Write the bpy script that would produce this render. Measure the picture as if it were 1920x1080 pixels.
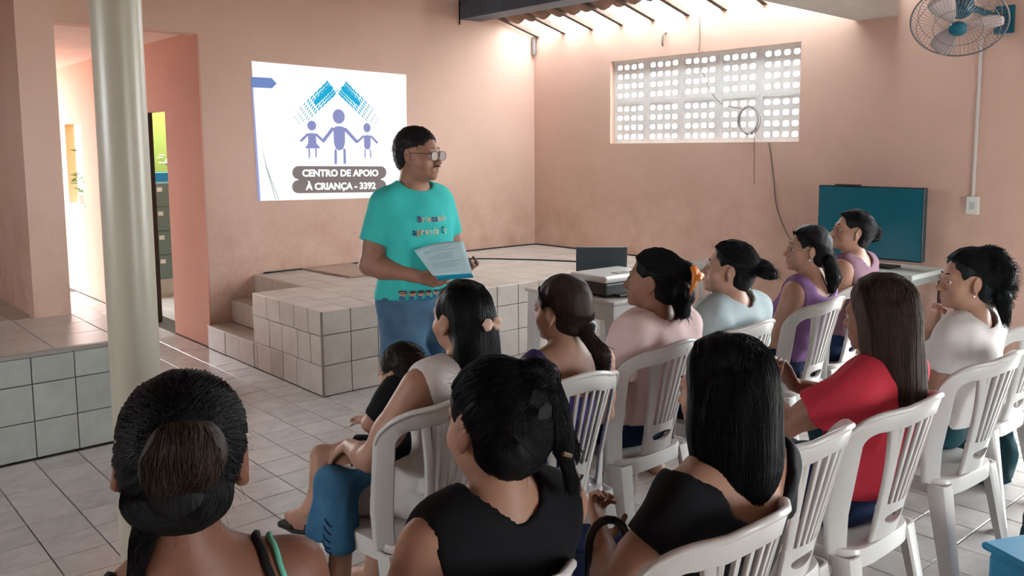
import bpy, bmesh, math, random
import numpy as np
from mathutils import Vector, Matrix
random.seed(7); np.random.seed(7)
SC = bpy.context.scene
COL = SC.collection
for o in list(bpy.data.objects): bpy.data.objects.remove(o)

# ---------------------------------------------------------------- camera
YAW, PIT, ROLL, FPX, CY, HC = 0.718214, 0.1058485, -0.0078274, 1620.96, 446.85, 1.6
fw = Vector((math.sin(YAW)*math.cos(PIT), math.cos(YAW)*math.cos(PIT), -math.sin(PIT)))
rt = Vector((math.cos(YAW), -math.sin(YAW), 0)); up = rt.cross(fw)
r2 = math.cos(ROLL)*rt+math.sin(ROLL)*up; u2 = -math.sin(ROLL)*rt+math.cos(ROLL)*up
cd = bpy.data.cameras.new('camera'); cam = bpy.data.objects.new('camera', cd); COL.objects.link(cam)
cd.sensor_fit = 'HORIZONTAL'; cd.sensor_width = 36; cd.lens = FPX*36/1920; cd.shift_y = -(540-CY)/1920
cd.clip_start = 0.05; cd.clip_end = 200
cam.matrix_world = Matrix(((r2.x, u2.x, -fw.x, 0), (r2.y, u2.y, -fw.y, 0), (r2.z, u2.z, -fw.z, HC), (0, 0, 0, 1)))
SC.camera = cam

# ---------------------------------------------------------------- sky, exposure (overcast: the sky is the only light)
wd = bpy.data.worlds.new('sky'); SC.world = wd; wd.use_nodes = True
bg = wd.node_tree.nodes['Background']; bg.inputs[0].default_value = (0.90, 0.97, 1.0, 1); bg.inputs[1].default_value = 3.6
vs = SC.view_settings
vs.view_transform = 'Standard'; vs.look = 'None'; vs.gamma = 1.0; vs.use_curve_mapping = False; vs.exposure = 2.65

# ---------------------------------------------------------------- materials
MT = {}
def mat(name, col, rough=.6, spec=.4, var=0.0, scale=8.0, bump=0.0, bscale=60.0, rnd=0.0, metal=0.0, col2=None, emit=None, estr=0.0, sss=0.0, coat=0.0, trans=0.0, mscale=(1, 1, 1), detail=4.0):
    """procedural principled material: noise mixes col and col2 (or col*(1-var)), bump noise, per-object random value"""
    if name in MT: return MT[name]
    m = bpy.data.materials.new(name); m.use_nodes = True; MT[name] = m
    n = m.node_tree.nodes; l = m.node_tree.links; b = n['Principled BSDF']
    b.inputs['Base Color'].default_value = (*col, 1); b.inputs['Roughness'].default_value = rough
    b.inputs['Specular IOR Level'].default_value = spec; b.inputs['Metallic'].default_value = metal
    if coat: b.inputs['Coat Weight'].default_value = coat
    if trans: b.inputs['Transmission Weight'].default_value = trans
    if sss:
        b.inputs['Subsurface Weight'].default_value = sss; b.inputs['Subsurface Radius'].default_value = (.01, .004, .002)
    tc = n.new('ShaderNodeTexCoord'); mp = n.new('ShaderNodeMapping'); mp.inputs['Scale'].default_value = mscale
    l.new(tc.outputs['Object'], mp.inputs[0])
    out = None
    if var or col2:
        nz = n.new('ShaderNodeTexNoise'); nz.inputs['Scale'].default_value = scale; nz.inputs['Detail'].default_value = detail
        nz.inputs['Roughness'].default_value = .6
        l.new(mp.outputs[0], nz.inputs['Vector'])
        cr = n.new('ShaderNodeValToRGB'); cr.color_ramp.elements[0].position = .35; cr.color_ramp.elements[1].position = .68
        c2 = col2 if col2 else tuple(c*(1-var) for c in col)
        cr.color_ramp.elements[0].color = (*col, 1); cr.color_ramp.elements[1].color = (*c2, 1)
        l.new(nz.outputs['Fac'], cr.inputs[0]); out = cr.outputs[0]
        if rnd:
            oi = n.new('ShaderNodeObjectInfo')
            ad = n.new('ShaderNodeVectorMath'); ad.operation = 'MULTIPLY_ADD'; ad.inputs[1].default_value = (9, 9, 9)
            cx = n.new('ShaderNodeCombineXYZ')
            for k in range(3): l.new(oi.outputs['Random'], cx.inputs[k])
            l.new(cx.outputs[0], ad.inputs[0]); l.new(mp.outputs[0], ad.inputs[2]); l.new(ad.outputs[0], nz.inputs['Vector'])
    if rnd:
        oi = n.new('ShaderNodeObjectInfo'); mr = n.new('ShaderNodeMapRange'); mr.inputs[3].default_value = 1-rnd; mr.inputs[4].default_value = 1.0
        l.new(oi.outputs['Random'], mr.inputs[0])
        hs = n.new('ShaderNodeHueSaturation'); l.new(mr.outputs[0], hs.inputs['Value'])
        if out: l.new(out, hs.inputs['Color'])
        else: hs.inputs['Color'].default_value = (*col, 1)
        out = hs.outputs[0]
    if out: l.new(out, b.inputs['Base Color'])
    if bump:
        nb = n.new('ShaderNodeTexNoise'); nb.inputs['Scale'].default_value = bscale; nb.inputs['Detail'].default_value = 3
        l.new(mp.outputs[0], nb.inputs['Vector'])
        bp = n.new('ShaderNodeBump'); bp.inputs['Strength'].default_value = bump; bp.inputs['Distance'].default_value = .01
        l.new(nb.outputs['Fac'], bp.inputs['Height']); l.new(bp.outputs[0], b.inputs['Normal'])
    if emit:
        b.inputs['Emission Color'].default_value = (*emit, 1); b.inputs['Emission Strength'].default_value = estr
    return m

def srgb(r, g, b):
    f = lambda c: (c/255/12.92 if c/255 <= .04045 else ((c/255+.055)/1.055)**2.4)
    return (f(r), f(g), f(b))

def wall_mat(name, c1, c2, stain):
    """painted plaster: two broad tones, blotchy stains that gather near the wall's foot (splash marks), fine trowel relief"""
    m = mat(name, c1, .85, .2, scale=1.3, col2=c2, bump=.12, bscale=22)
    n = m.node_tree.nodes; l = m.node_tree.links; b = n['Principled BSDF']
    src = b.inputs['Base Color'].links[0].from_socket
    nz = n.new('ShaderNodeTexNoise'); nz.inputs['Scale'].default_value = 3.1; nz.inputs['Detail'].default_value = 7; nz.inputs['Roughness'].default_value = .7
    tc = [k for k in n if k.bl_idname == 'ShaderNodeTexCoord'][0]; l.new(tc.outputs['Object'], nz.inputs['Vector'])
    sx = n.new('ShaderNodeSeparateXYZ'); l.new(tc.outputs['Object'], sx.inputs[0])
    mr = n.new('ShaderNodeMapRange'); mr.inputs[1].default_value = .55; mr.inputs[2].default_value = 1.5; mr.inputs[3].default_value = .55; mr.inputs[4].default_value = .03
    l.new(sx.outputs['Z'], mr.inputs[0])
    ml = n.new('ShaderNodeMath'); ml.operation = 'MULTIPLY'; l.new(mr.outputs[0], ml.inputs[1])
    cr = n.new('ShaderNodeValToRGB'); cr.color_ramp.elements[0].position = .42; cr.color_ramp.elements[1].position = .7
    l.new(nz.outputs['Fac'], cr.inputs[0]); l.new(cr.outputs[0], ml.inputs[0])
    mx = n.new('ShaderNodeMix'); mx.data_type = 'RGBA'; l.new(ml.outputs[0], mx.inputs[0]); l.new(src, mx.inputs[6]); mx.inputs[7].default_value = (*stain, 1)
    l.new(mx.outputs[2], b.inputs['Base Color'])
    return m

M_WALL = wall_mat('plaster_salmon', (.69, .475, .385), (.64, .44, .355), (.36, .17, .09))
M_WALLP = wall_mat('plaster_pink', (.66, .36, .28), (.61, .33, .255), (.6, .32, .24))
M_TILE = mat('ceramic_tile', (.60, .565, .54), .22, .5, scale=11, col2=(.50, .465, .44), rnd=.14, detail=8, bump=.02, bscale=8)
M_STAGET = mat('ceramic_tile_stage', (.60, .55, .50), .3, .45, scale=9, col2=(.52, .46, .41), rnd=.14, detail=8)
M_GROUT = mat('grout', (.10, .085, .075), .95, .1, var=.3, scale=30)
M_COLUMN = mat('column_paint', (.44, .41, .33), .33, .5, var=.07, scale=2)
M_WHITEP = mat('white_plastic', (.62, .605, .58), .3, .5, var=.05, scale=3, coat=.15)
M_DARKW = mat('dark_wood', (.05, .035, .035), .6, .3, var=.3, scale=6)
M_WOOD = mat('rafter_wood', (.16, .11, .085), .8, .2, var=.35, scale=9)
M_CLAY = mat('clay_roof_tile', (.32, .20, .15), .85, .2, var=.35, scale=7, rnd=.2)
M_BLACK = mat('black_plastic', (.012, .013, .015), .4, .4)
M_CONC = mat('concrete_beam', (.60, .56, .52), .85, .2, var=.12, scale=4)
M_DBEAM = mat('painted_steel_beam', (.10, .13, .17), .6, .3, var=.2, scale=4)
M_COBO = mat('cobogo_concrete', (.86, .86, .84), .8, .2, var=.12, scale=10)

# ---------------------------------------------------------------- object helpers
def link(o, parent=None):
    COL.objects.link(o)
    if parent is not None: o.parent = parent
    return o
def mesh_obj(name, verts, faces, m, parent=None, smooth=False, mats=None, midx=None):
    me = bpy.data.meshes.new(name); me.from_pydata([tuple(map(float, v)) for v in verts], [], [tuple(map(int, f)) for f in faces]); 
    for mm in (mats or [m]): me.materials.append(mm)
    if midx is not None: me.polygons.foreach_set('material_index', np.asarray(midx, dtype=np.int32))
    if smooth: me.polygons.foreach_set('use_smooth', np.ones(len(me.polygons), dtype=bool))
    me.update(); return link(bpy.data.objects.new(name, me), parent)
def empty(name, loc=(0, 0, 0), rz=0.0):
    o = bpy.data.objects.new(name, None); o.location = loc; o.rotation_euler = (0, 0, rz); o.empty_display_size = .1
    return link(o)
def tag(o, label=None, cat=None, group=None, kind=None):
    if label: o['label'] = label
    if cat: o['category'] = cat
    if group: o['group'] = group
    if kind: o['kind'] = kind
    return o

class MB:
    """collects primitive shapes in one vertex/face list"""
    def __init__(s): s.v = []; s.f = []
    def add(s, v, f):
        n = len(s.v); s.v += [tuple(p) for p in v]; s.f += [tuple(i+n for i in q) for q in f]; return s
    def box(s, x0, x1, y0, y1, z0, z1, b=0.0):
        if b <= 0:
            v = [(x, y, z) for z in (z0, z1) for y in (y0, y1) for x in (x0, x1)]
            return s.add(v, [(0, 2, 3, 1), (4, 5, 7, 6), (0, 1, 5, 4), (2, 6, 7, 3), (0, 4, 6, 2), (1, 3, 7, 5)])
        bm = bmesh.new(); bmesh.ops.create_cube(bm, size=1)
        for q in bm.verts: q.co = ((x0+x1)/2+q.co.x*(x1-x0), (y0+y1)/2+q.co.y*(y1-y0), (z0+z1)/2+q.co.z*(z1-z0))
        bmesh.ops.bevel(bm, geom=bm.edges[:], offset=b, segments=2, affect='EDGES', profile=.5)
        bm.verts.index_update(); s.add([q.co[:] for q in bm.verts], [[q.index for q in f.verts] for f in bm.faces]); bm.free(); return s
    def tube(s, pts, r, n=8, cap=True, closed=False):
        pts = [Vector(p) for p in pts]; N = len(pts); rr = r if hasattr(r, '__len__') else [r]*N
        ref = Vector((0, 0, 1)); vs_ = []
        prev = None
        for i, p in enumerate(pts):
            a = pts[(i-1) % N] if (closed or i > 0) else p; b = pts[(i+1) % N] if (closed or i < N-1) else p
            t = (b-a).normalized()
            if prev is None:
                u = t.cross(ref)
                if u.length < .05: u = t.cross(Vector((1, 0, 0)))
            else: u = prev-t*prev.dot(t)
            u.normalize(); prev = u; w = t.cross(u)
            for k in range(n):
                an = 2*math.pi*k/n; vs_.append(p+rr[i]*(math.cos(an)*u+math.sin(an)*w))
        fs = []
        for i in range(N if closed else N-1):
            j = (i+1) % N
            for k in range(n): fs.append((i*n+k, i*n+(k+1) % n, j*n+(k+1) % n, j*n+k))
        if cap and not closed: fs += [tuple(range(n))[::-1], tuple((N-1)*n+k for k in range(n))]
        return s.add(vs_, fs)
    def prism(s, poly, d0, d1, axis='y'):
        n = len(poly); f = {'y': lambda a, b, d: (a, d, b), 'z': lambda a, b, d: (a, b, d), 'x': lambda a, b, d: (d, a, b)}[axis]
        v = [f(a, b, d0) for a, b in poly]+[f(a, b, d1) for a, b in poly]
        return s.add(v, [tuple(range(n)), tuple(range(2*n-1, n-1, -1))]+[(i, i+n, (i+1) % n+n, (i+1) % n) for i in range(n)])
    def lathe(s, prof, n=24, c=(0, 0, 0)):
        v = []; f = []
        for (r, z) in prof:
            for k in range(n): a = 2*math.pi*k/n; v.append((c[0]+r*math.cos(a), c[1]+r*math.sin(a), c[2]+z))
        for i in range(len(prof)-1):
            for k in range(n): f.append((i*n+k, i*n+(k+1) % n, (i+1)*n+(k+1) % n, (i+1)*n+k))
        f += [tuple(range(n))[::-1], tuple((len(prof)-1)*n+k for k in range(n))]
        return s.add(v, f)
    def xf(s, M):
        s.v = [tuple(M @ Vector(p)) for p in s.v]; return s
    def obj(s, name, m, parent=None, smooth=False):
        o = mesh_obj(name, s.v, s.f, m, parent, smooth)
        bm = bmesh.new(); bm.from_mesh(o.data); bmesh.ops.recalc_face_normals(bm, faces=bm.faces[:]); bm.to_mesh(o.data); bm.free()
        return o
def auto_smooth(o, ang=40):
    o.data.polygons.foreach_set('use_smooth', np.ones(len(o.data.polygons), dtype=bool))
    bm = bmesh.new(); bm.from_mesh(o.data); a = math.radians(ang)
    for e in bm.edges:
        if len(e.link_faces) == 2 and e.calc_face_angle(0) > a: e.smooth = False
    bm.to_mesh(o.data); bm.free(); return o
def struct(o, label=None): return tag(o, label=label, kind='structure')

TCACHE = {}
def tile_mesh(w, h, t, m, c=.002):
    key = (round(w, 3), round(h, 3), t, m.name)
    if key not in TCACHE:
        v = []
        for (dx, z) in ((0, 0), (0, t-c), (c, t)):
            v += [(-w/2+dx, -h/2+dx, z), (w/2-dx, -h/2+dx, z), (w/2-dx, h/2-dx, z), (-w/2+dx, h/2-dx, z)]
        f = [(8, 9, 10, 11)]
        for r in (0, 4):
            for k in range(4): f.append((r+k, r+(k+1) % 4, r+4+(k+1) % 4, r+4+k))
        me = bpy.data.meshes.new('tile'); me.from_pydata(v, [], f); me.materials.append(m); me.update(); TCACHE[key] = me
    return TCACHE[key]
def tile_face(parent, org, U, V, us, vs_, m, gap=.005, t=.008):
    """one tile object per cell of the joints us x vs_ on the plane org+u*U+v*V, face looking along U x V"""
    U = Vector(U); V = Vector(V); N = U.cross(V); org = Vector(org)
    R = Matrix((U, V, N)).transposed().to_4x4()
    for i in range(len(us)-1):
        for j in range(len(vs_)-1):
            w = us[i+1]-us[i]-gap; h = vs_[j+1]-vs_[j]-gap
            if w < .012 or h < .012: continue
            o = bpy.data.objects.new('tile', tile_mesh(w, h, t, m))
            c = org+U*(us[i]+us[i+1])/2+V*(vs_[j]+vs_[j+1])/2-N*t+N*random.uniform(-.0012, .0008)
            o.matrix_local = Matrix.Translation(c) @ R @ Matrix.Rotation(random.uniform(-.004, .004), 4, 'Z'); link(o, parent)
def joints(a, b, p, start=None):
    """joint positions from a to b at pitch p, one of them at start"""
    s0 = a if start is None else start
    ks = [s0+k*p for k in range(-80, 81)]
    return [a]+[k for k in ks if a+.004 < k < b-.004]+[b]

# ---------------------------------------------------------------- structure
YB, XR, ZS = 6.78, 6.25, .557          # back wall, right wall, stage height
PT = .21                               # tile pitch
fl = MB().box(-3.0, XR+.4, -4.0, 12.5, -.2, -.006).obj('floor', M_GROUT); struct(fl)

# back wall: right of the opening, its return wall along the corridor, and the wall left of the opening
M_ = MB(); M_.box(2.694, XR+.2, YB, YB+.16, 0, 4.6); M_.box(2.68, 2.694, YB, YB+.16, 2.49, 4.6); M_.box(1.2, 2.68, YB, YB+.16, 2.495, 4.6); M_.box(-3.0, 1.25, YB+.07, YB+.23, 0, 4.6)
wb = M_.obj('wall_back', M_WALL); struct(wb)
pier = MB().box(1.25, 1.462, 5.96, YB+.07, 0, 4.2).obj('wall_pier', M_WALL); struct(pier)
# corridor side wall with a doorway and a window niche
dy0, dy1, dz1 = 7.56, 8.20, 1.93
wy0, wy1, wz0, wz1 = 10.10, 10.72, 1.0, 1.885
M_ = MB(); XC = 2.68
for (a, b, c, d) in ((YB+.16, dy0, 0, 2.52), (dy0, dy1, dz1, 2.52), (dy1, wy0, 0, 2.52), (wy0, wy1, 0, wz0), (wy0, wy1, wz1, 2.52), (wy1, 12.3, 0, 2.52)):
    M_.box(XC, XC+.10, a, b, c, d)
M_.box(1.10, 1.25, YB+.23, 11.0, 0, 2.52); M_.box(2.68, 2.694, YB+.001, YB+.16, 0, 2.49)  # unseen left side wall, added to keep sky light off the corridor
ws = M_.obj('wall_corridor', M_WALLP); struct(ws)
cc = MB().box(-.2, XC+.1, YB+.12, 12.0, 2.52, 2.6).obj('ceiling_corridor', mat('ceiling_paint', (.85, .68, .62), .9, .2, var=.06, scale=2)); struct(cc)
# right wall around the pierced-block window, leaving a tall side entrance nearer than the view
wyA, wyB, wzA, wzB = 3.69, 5.70, 1.62, 2.40
M_ = MB()
M_.box(XR, XR+.18, wyB, YB+.16, 0, 2.735); M_.box(XR, XR+.18, 1.55, wyA, 0, 2.735)
M_.box(XR, XR+.18, wyA, wyB, 0, wzA); M_.box(XR, XR+.18, wyA, wyB, wzB, 2.735)
M_.box(XR, XR+.18, -4.0, -.7, 0, 2.735); M_.box(XR, XR+.18, -.7, 1.55, 2.5, 2.735)
wr = M_.obj('wall_right', M_WALL); struct(wr)
M_ = MB(); M_.box(-3.0, -2.84, -4.0, 2.4, 0, 4.4); M_.box(-3.0, -2.84, 4.0, YB+.2, 0, 4.4); M_.box(-3.0, -2.84, 2.4, 4.0, 0, 1.5); M_.box(-3.0, -2.84, 2.4, 4.0, 2.3, 4.4)  # unseen opening in this wall, added to brighten the left side
wl = M_.obj('wall_left', M_WALL); struct(wl)
M_ = MB(); M_.box(-3.0, 1.6, -4.0, -3.84, 0, 4.4); M_.box(3.0, XR+.18, -4.0, -3.84, 0, 4.4); M_.box(1.6, 3.0, -4.0, -3.84, 2.3, 4.4)
wf = M_.obj('wall_front', M_WALL); struct(wf)
grd = MB().box(-30, 40, -30, 45, -.35, -.21).obj('ground', mat('earth', (.42, .36, .29), .95, .1, var=.3, scale=2)); struct(grd)

# the green office behind the corridor door
M_G = mat('office_green', (.22, .26, .055), .8, .2, var=.06, scale=3)
M_ = MB(); M_.box(2.83, 5.2, 10.2, 10.3, 0, 2.6); M_.box(5.1, 5.2, YB+.16, 10.2, 0, 2.6)
wo = M_.obj('wall_office', M_G); struct(wo)
co = MB().box(2.83, 5.2, YB+.16, 9.2, 2.52, 2.6).obj('ceiling_office', M_CONC); struct(co)
dj = MB().box(XC-.010, XC+.10, dy1-.035, dy1+.075, 0, dz1+.03).obj('door_1', M_DARKW); struct(dj)

# window_1: ten pierced concrete blocks, each with a four by four field of holes
win = MB().box(XR+.145, XR+.15, wyA-.0, wyA+.004, wzA, wzB).obj('window_1', M_COBO); struct(win)
def cobogo_mesh(W, H, t):
    mb = MB(); px = .0855*W/.402; pz = .088*H/.39; x0 = -1.5*px-px/2; z0 = -1.5*pz-pz/2
    rx, rz = px*.345, pz*.26
    def ring(cx, cz): return [(cx+rx*math.copysign(abs(math.cos(a))**.6, math.cos(a)), cz+rz*math.copysign(abs(math.sin(a))**.6, math.sin(a))) for a in [math.pi/4+k*math.pi/4 for k in range(8)]]
    for i in range(4):
        for j in range(4):
            cx = (i-1.5)*px+random.uniform(-.002, .002); cz = (j-1.5)*pz+random.uniform(-.002, .002); gx = (i-1.5)*px; gz = (j-1.5)*pz
            out = [(gx+px/2, gz+pz/2), (gx, gz+pz/2), (gx-px/2, gz+pz/2), (gx-px/2, gz), (gx-px/2, gz-pz/2), (gx, gz-pz/2), (gx+px/2, gz-pz/2), (gx+px/2, gz)]
            inn = ring(cx, cz); v = [(0, a, b) for a, b in out]+[(0, a, b) for a, b in inn]+[(t, a, b) for a, b in out]+[(t, a, b) for a, b in inn]
            f = []
            for k in range(8):
                q = (k+1) % 8
                f += [(k, q, 8+q, 8+k), (16+q, 16+k, 24+k, 24+q), (8+k, 8+q, 24+q, 24+k)]
            mb.add(v, f)
    m0, m1, n0, n1 = 2*px, W/2, 2*pz, H/2
    mb.box(-.004, t+.004, -m1, -m0, -n1, n1); mb.box(-.004, t+.004, m0, m1, -n1, n1); mb.box(-.004, t+.004, -m0, m0, n0, n1); mb.box(-.004, t+.004, -m0, m0, -n1, -n0)
    return mb
bw = (wyB-wyA)/5; bh = (wzB-wzA)/2
blk = cobogo_mesh(bw-.0005, bh-.0005, .016).obj('pierced_block', M_COBO, win); blk.location = (XR+.06, wyA+bw/2, wzA+bh/2)
for i in range(5):
    for j in range(2):
        if i == j == 0: continue
        o = blk.copy(); link(o, win); o.location = (XR+.06, wyA+bw*(i+.5), wzA+bh*(j+.5)); o.rotation_euler = (random.choice((0, math.pi)), 0, 0)

# round column
col = MB().lathe([(.078, 0), (.077, 2.0), (.074, 4.3)], 40).obj('column', M_COLUMN); col.location = (.905, 2.94, 0); auto_smooth(col, 50)
struct(col, 'round cream painted column standing free on the tiled floor')

# stage and its steps (grout core, tiles as parts)
g = .006
M_ = MB()
M_.box(2.66+g, XR, 4.9+g, 5.92, 0, ZS-g); M_.box(3.07+g, XR, 5.92-g, YB, 0, ZS-g); M_.box(2.865+g, 3.07+g, 5.92-g, YB, 0, .371-g); M_.box(2.66+g, 2.865+g, 5.92-g, YB, 0, .186-g)
st = M_.obj('stage', M_GROUT); struct(st, 'raised tiled stage with two side steps against the back wall')
us = joints(2.66, XR, PT, 2.66+.212)
tile_face(st, (0, 4.9, 0), (1, 0, 0), (0, 0, 1), us, [0, .203, .402, ZS], M_STAGET)
tile_face(st, (2.66, 0, 0), (0, -1, 0), (0, 0, 1), [-5.925, -5.87, -5.65, -5.465, -5.27, -5.075, -4.9], [0, .196], M_STAGET)
tile_face(st, (2.66, 0, 0), (0, -1, 0), (0, 0, 1), [-5.92, -5.66, -5.466, -5.24, -5.06, -4.9], [.196, .394], M_STAGET)
tile_face(st, (2.66, 0, 0), (0, -1, 0), (0, 0, 1), [-5.92, -5.69, -5.49, -5.278, -5.084, -4.9], [.394, ZS], M_STAGET)
tile_face(st, (0, 0, ZS), (1, 0, 0), (0, 1, 0), us, joints(4.9, 5.92, PT), M_STAGET)
tile_face(st, (0, 0, ZS), (1, 0, 0), (0, 1, 0), joints(3.07, XR, PT, 2.872), joints(5.92, YB, PT, 4.9), M_STAGET)
for (xa, za, z0) in ((2.66, .186, 0), (2.865, .371, .186), (3.07, ZS, .371)):
    tile_face(st, (xa, 0, 0), (0, -1, 0), (0, 0, 1), [-YB, -6.445, -6.18, -5.925], [z0, za], M_STAGET)
    if za < .5: tile_face(st, (0, 0, za), (1, 0, 0), (0, 1, 0), [xa, xa+.205], [5.925, 6.18, 6.445, YB], M_STAGET)
edge = MB().box(2.652, 2.664, 4.893, 4.905, 0, ZS+.001).obj('corner_strip', mat('edge_strip', (.25, .2, .17), .6, .3), st)
MB().box(2.653, 2.668, 5.925, YB, .183, .188).obj('step_nosing', mat('nosing', (.8, .78, .75), .3, .5), st)

# low platform on the other side of the passage
M_ = MB(); M_.box(-2.84, 1.62-g, 4.93+g, 5.97-g, 0, ZS-g); M_.box(-2.84, 1.25, 5.9, YB+.07, 0, ZS-g)
pf = M_.obj('platform', M_GROUT); struct(pf, 'raised tiled platform beside the corridor opening')
M_PFT = mat('ceramic_tile_grey', (.50, .52, .49), .28, .45, scale=9, col2=(.42, .44, .41), rnd=.1, detail=8)
up_ = joints(.0, 1.62, .2065, 1.003)
tile_face(pf, (0, 4.93, 0), (1, 0, 0), (0, 0, 1), up_, [0, .197, .394, ZS-.02], M_PFT)
MB().box(0, 1.625, 4.922, 4.95, ZS-.018, ZS+.003).obj('nosing_strip', mat('nosing_grey', (.34, .32, .29), .5, .3), pf)
tile_face(pf, (0, 0, ZS), (1, 0, 0), (0, 1, 0), joints(.0, 1.62, .33, 1.46), joints(4.95, 5.97, .33, 5.97), M_STAGET)
tile_face(pf, (0, 0, ZS), (1, 0, 0), (0, 1, 0), joints(.0, 1.25, .33, 1.46), joints(5.97, 6.84, .33, 5.97), M_STAGET)
tile_face(pf, (1.62, 0, 0), (0, 1, 0), (0, 0, 1), joints(4.95, 5.97, .21), [0, .197, .394, ZS], M_PFT)

# roof: plane falling to the right wall; tiles stop short of the wall head so the sky shows between the rafters
SL = -.274
def zr(x): return 2.745+SL*(x-XR)
roof = MB()
roof.add([(5.0, 1.0, zr(5.0)+.10), (5.0, YB+.3, zr(5.0)+.10), (1.2, YB+.3, zr(1.2)+.1), (1.2, 1.0, zr(1.2)+.1)], [(0, 1, 2, 3)])
roof.add([(XR+.5, -4.2, zr(XR+.5)+.10), (XR+.5, 2.9, zr(XR+.5)+.10), (1.2, 2.9, zr(1.2)+.1), (1.2, -4.2, zr(1.2)+.1)], [(0, 1, 2, 3)])
roof.add([(1.2, -4.2, zr(1.2)+.1), (1.2, YB+.3, zr(1.2)+.1), (-3.2, YB+.3, zr(1.2)-.9), (-3.2, -4.2, zr(1.2)-.9)], [(0, 1, 2, 3)])
rf = roof.obj('ceiling', M_CLAY); struct(rf)
md = rf.modifiers.new('thick', 'SOLIDIFY'); md.thickness = .03
# one arched clay tile per column at the open edge
def arch(L, r):
    mb = MB(); n = 7; v = []
    for s in (0, 1):
        for k in range(n):
            a = math.pi*k/(n-1); rr = r*(1 if s == 0 else .86)
            v.append((s*L, -rr*math.cos(a), .75*rr*math.sin(a)))
    for s in (0, 1):
        for k in range(n):
            a = math.pi*k/(n-1); rr = (r-.012)*(1 if s == 0 else .86); v.append((s*L, -rr*math.cos(a), .75*rr*math.sin(a)))
    f = []
    for k in range(n-1): f += [(k, k+1, n+k+1, n+k), (2*n+k+1, 2*n+k, 3*n+k, 3*n+k+1), (k+1, k, 2*n+k, 2*n+k+1)]
    return mb.add(v, f)
pitch = math.atan(SL); am = arch(-.95, .098).obj('roof_tile', M_CLAY, rf); am.location = (5.93, YB-.1, zr(5.93)+.05); am.rotation_euler = (0, -pitch, 0)
k = 1
while YB-.1-k*.19 > 2.9:
    for cup in (0, 1):
        o = am.copy(); link(o, rf); o.location = (5.93+random.uniform(-.02, .02)-(.04 if cup else 0), YB-.1-k*.19+(.095 if cup else 0), zr(5.93)+(.055 if cup else .05)); o.rotation_euler = (math.pi if cup else 0, -pitch, random.uniform(-.03, .03))
        if cup: o.rotation_euler = (math.pi, pitch*-1, 0)
    k += 1
yk = YB-.06
while yk > 2.9:
    a = MB(); a.add([(x, yk+dy, zr(x)+dz) for dz in (-.02, .03) for dy in (-.025, .025) for x in (4.6, XR+.45)], [(0, 2, 3, 1), (4, 5, 7, 6), (0, 1, 5, 4), (2, 6, 7, 3), (0, 4, 6, 2), (1, 3, 7, 5)])
    a.obj('rafter', M_WOOD, rf); yk -= .385
beam = MB().box(5.27, 5.52, 2.9, YB, 2.83, 3.02).obj('trim_1', M_DBEAM); struct(beam)
MB().box(5.262, 5.272, YB-.012, YB-.002, 2.78, 3.05).obj('bracket', M_BLACK, beam)
b2 = MB(); b2.add([(x, y, z+dz) for x, z in ((3.2, 2.56), (XR, 2.51)) for y in (2.93, 3.25) for dz in (0, .20)], [(0, 1, 3, 2), (4, 6, 7, 5), (0, 4, 5, 1), (2, 3, 7, 6), (0, 2, 6, 4), (1, 5, 7, 3)])
b2 = b2.obj('trim_2', M_CONC); struct(b2)
# ---------------------------------------------------------------- projected slide on the back wall
def emit(name, c):
    """projected light of a given display colour on the wall"""
    return mat(name, (.03, .03, .03), .95, 0, emit=srgb(*c), estr=1.12/2**vs.exposure)
SLW = emit('slide_white', (250, 253, 255)); SLV = emit('slide_violet', (132, 137, 186)); SLB = emit('slide_blue', (105, 130, 185))
SLC = emit('slide_cyan', (30, 165, 205)); SLG = emit('slide_grey', (122, 110, 109)); SLT = emit('slide_teal_pale', (110, 170, 175)); SLK = emit('slide_line', (120, 135, 135)); SLH = emit('slide_edge', (150, 155, 205))
yS = YB-.003
slide = MB().add([(3.120, yS, 2.308), (4.632, yS, 2.270), (4.618, yS, 1.134), (3.150, yS, 1.167)], [(0, 1, 2, 3)]).obj('projected_slide', SLW)
md = slide.modifiers.new('t', 'SOLIDIFY'); md.thickness = .001
tag(slide, 'bright white projected slide with violet family logo and lettering on the back wall', 'projection')
def poly(name, pts, m, d): 
    return MB().prism(pts, yS-.001-d*.001, yS-.0005).obj(name, m, slide)
def ellp(c, rx, rz, n=24): return [(c[0]+rx*math.cos(2*math.pi*k/n), c[1]+rz*math.sin(2*math.pi*k/n)) for k in range(n)]
def bar(a, b, w):
    a = Vector(a); b = Vector(b); t = (b-a).normalized(); p = Vector((-t.y, t.x))*w/2; r = []
    for c, d in ((b, 1), (a, -1)):
        for k in range(9): an = -math.pi/2+math.pi*k/8; q = c+d*(t*math.cos(an)*w/2)+d*p*math.sin(an); r.append((q.x, q.y))
    return r
poly('margin_edge', [(3.112, 2.10), (3.124, 2.10), (3.152, 1.167), (3.13, 1.167)], SLH, 1)
poly('arrow_tab', [(3.112, 2.181), (3.287, 2.180), (3.332, 2.137), (3.289, 2.096), (3.112, 2.096)], SLB, 2)
poly('adult_head', ellp((3.909, 1.874), .060, .063), SLV, 1)
poly('adult_torso', [(3.852, 1.765), (3.87, 1.785), (3.909, 1.79), (3.95, 1.785), (3.968, 1.765), (3.963, 1.64), (3.945, 1.59), (3.905, 1.577), (3.872, 1.59), (3.855, 1.64)], SLV, 1)
for a, b in (((3.868, 1.575), (3.866, 1.468)), ((3.957, 1.58), (3.957, 1.468)), ): poly('adult_leg', bar(a, b, .024), SLV, 1)
for a, b in (((3.843, 1.765), (3.752, 1.662)), ((3.972, 1.762), (4.082, 1.655))): poly('adult_arm', bar(a, b, .030), SLV, 1)
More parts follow.
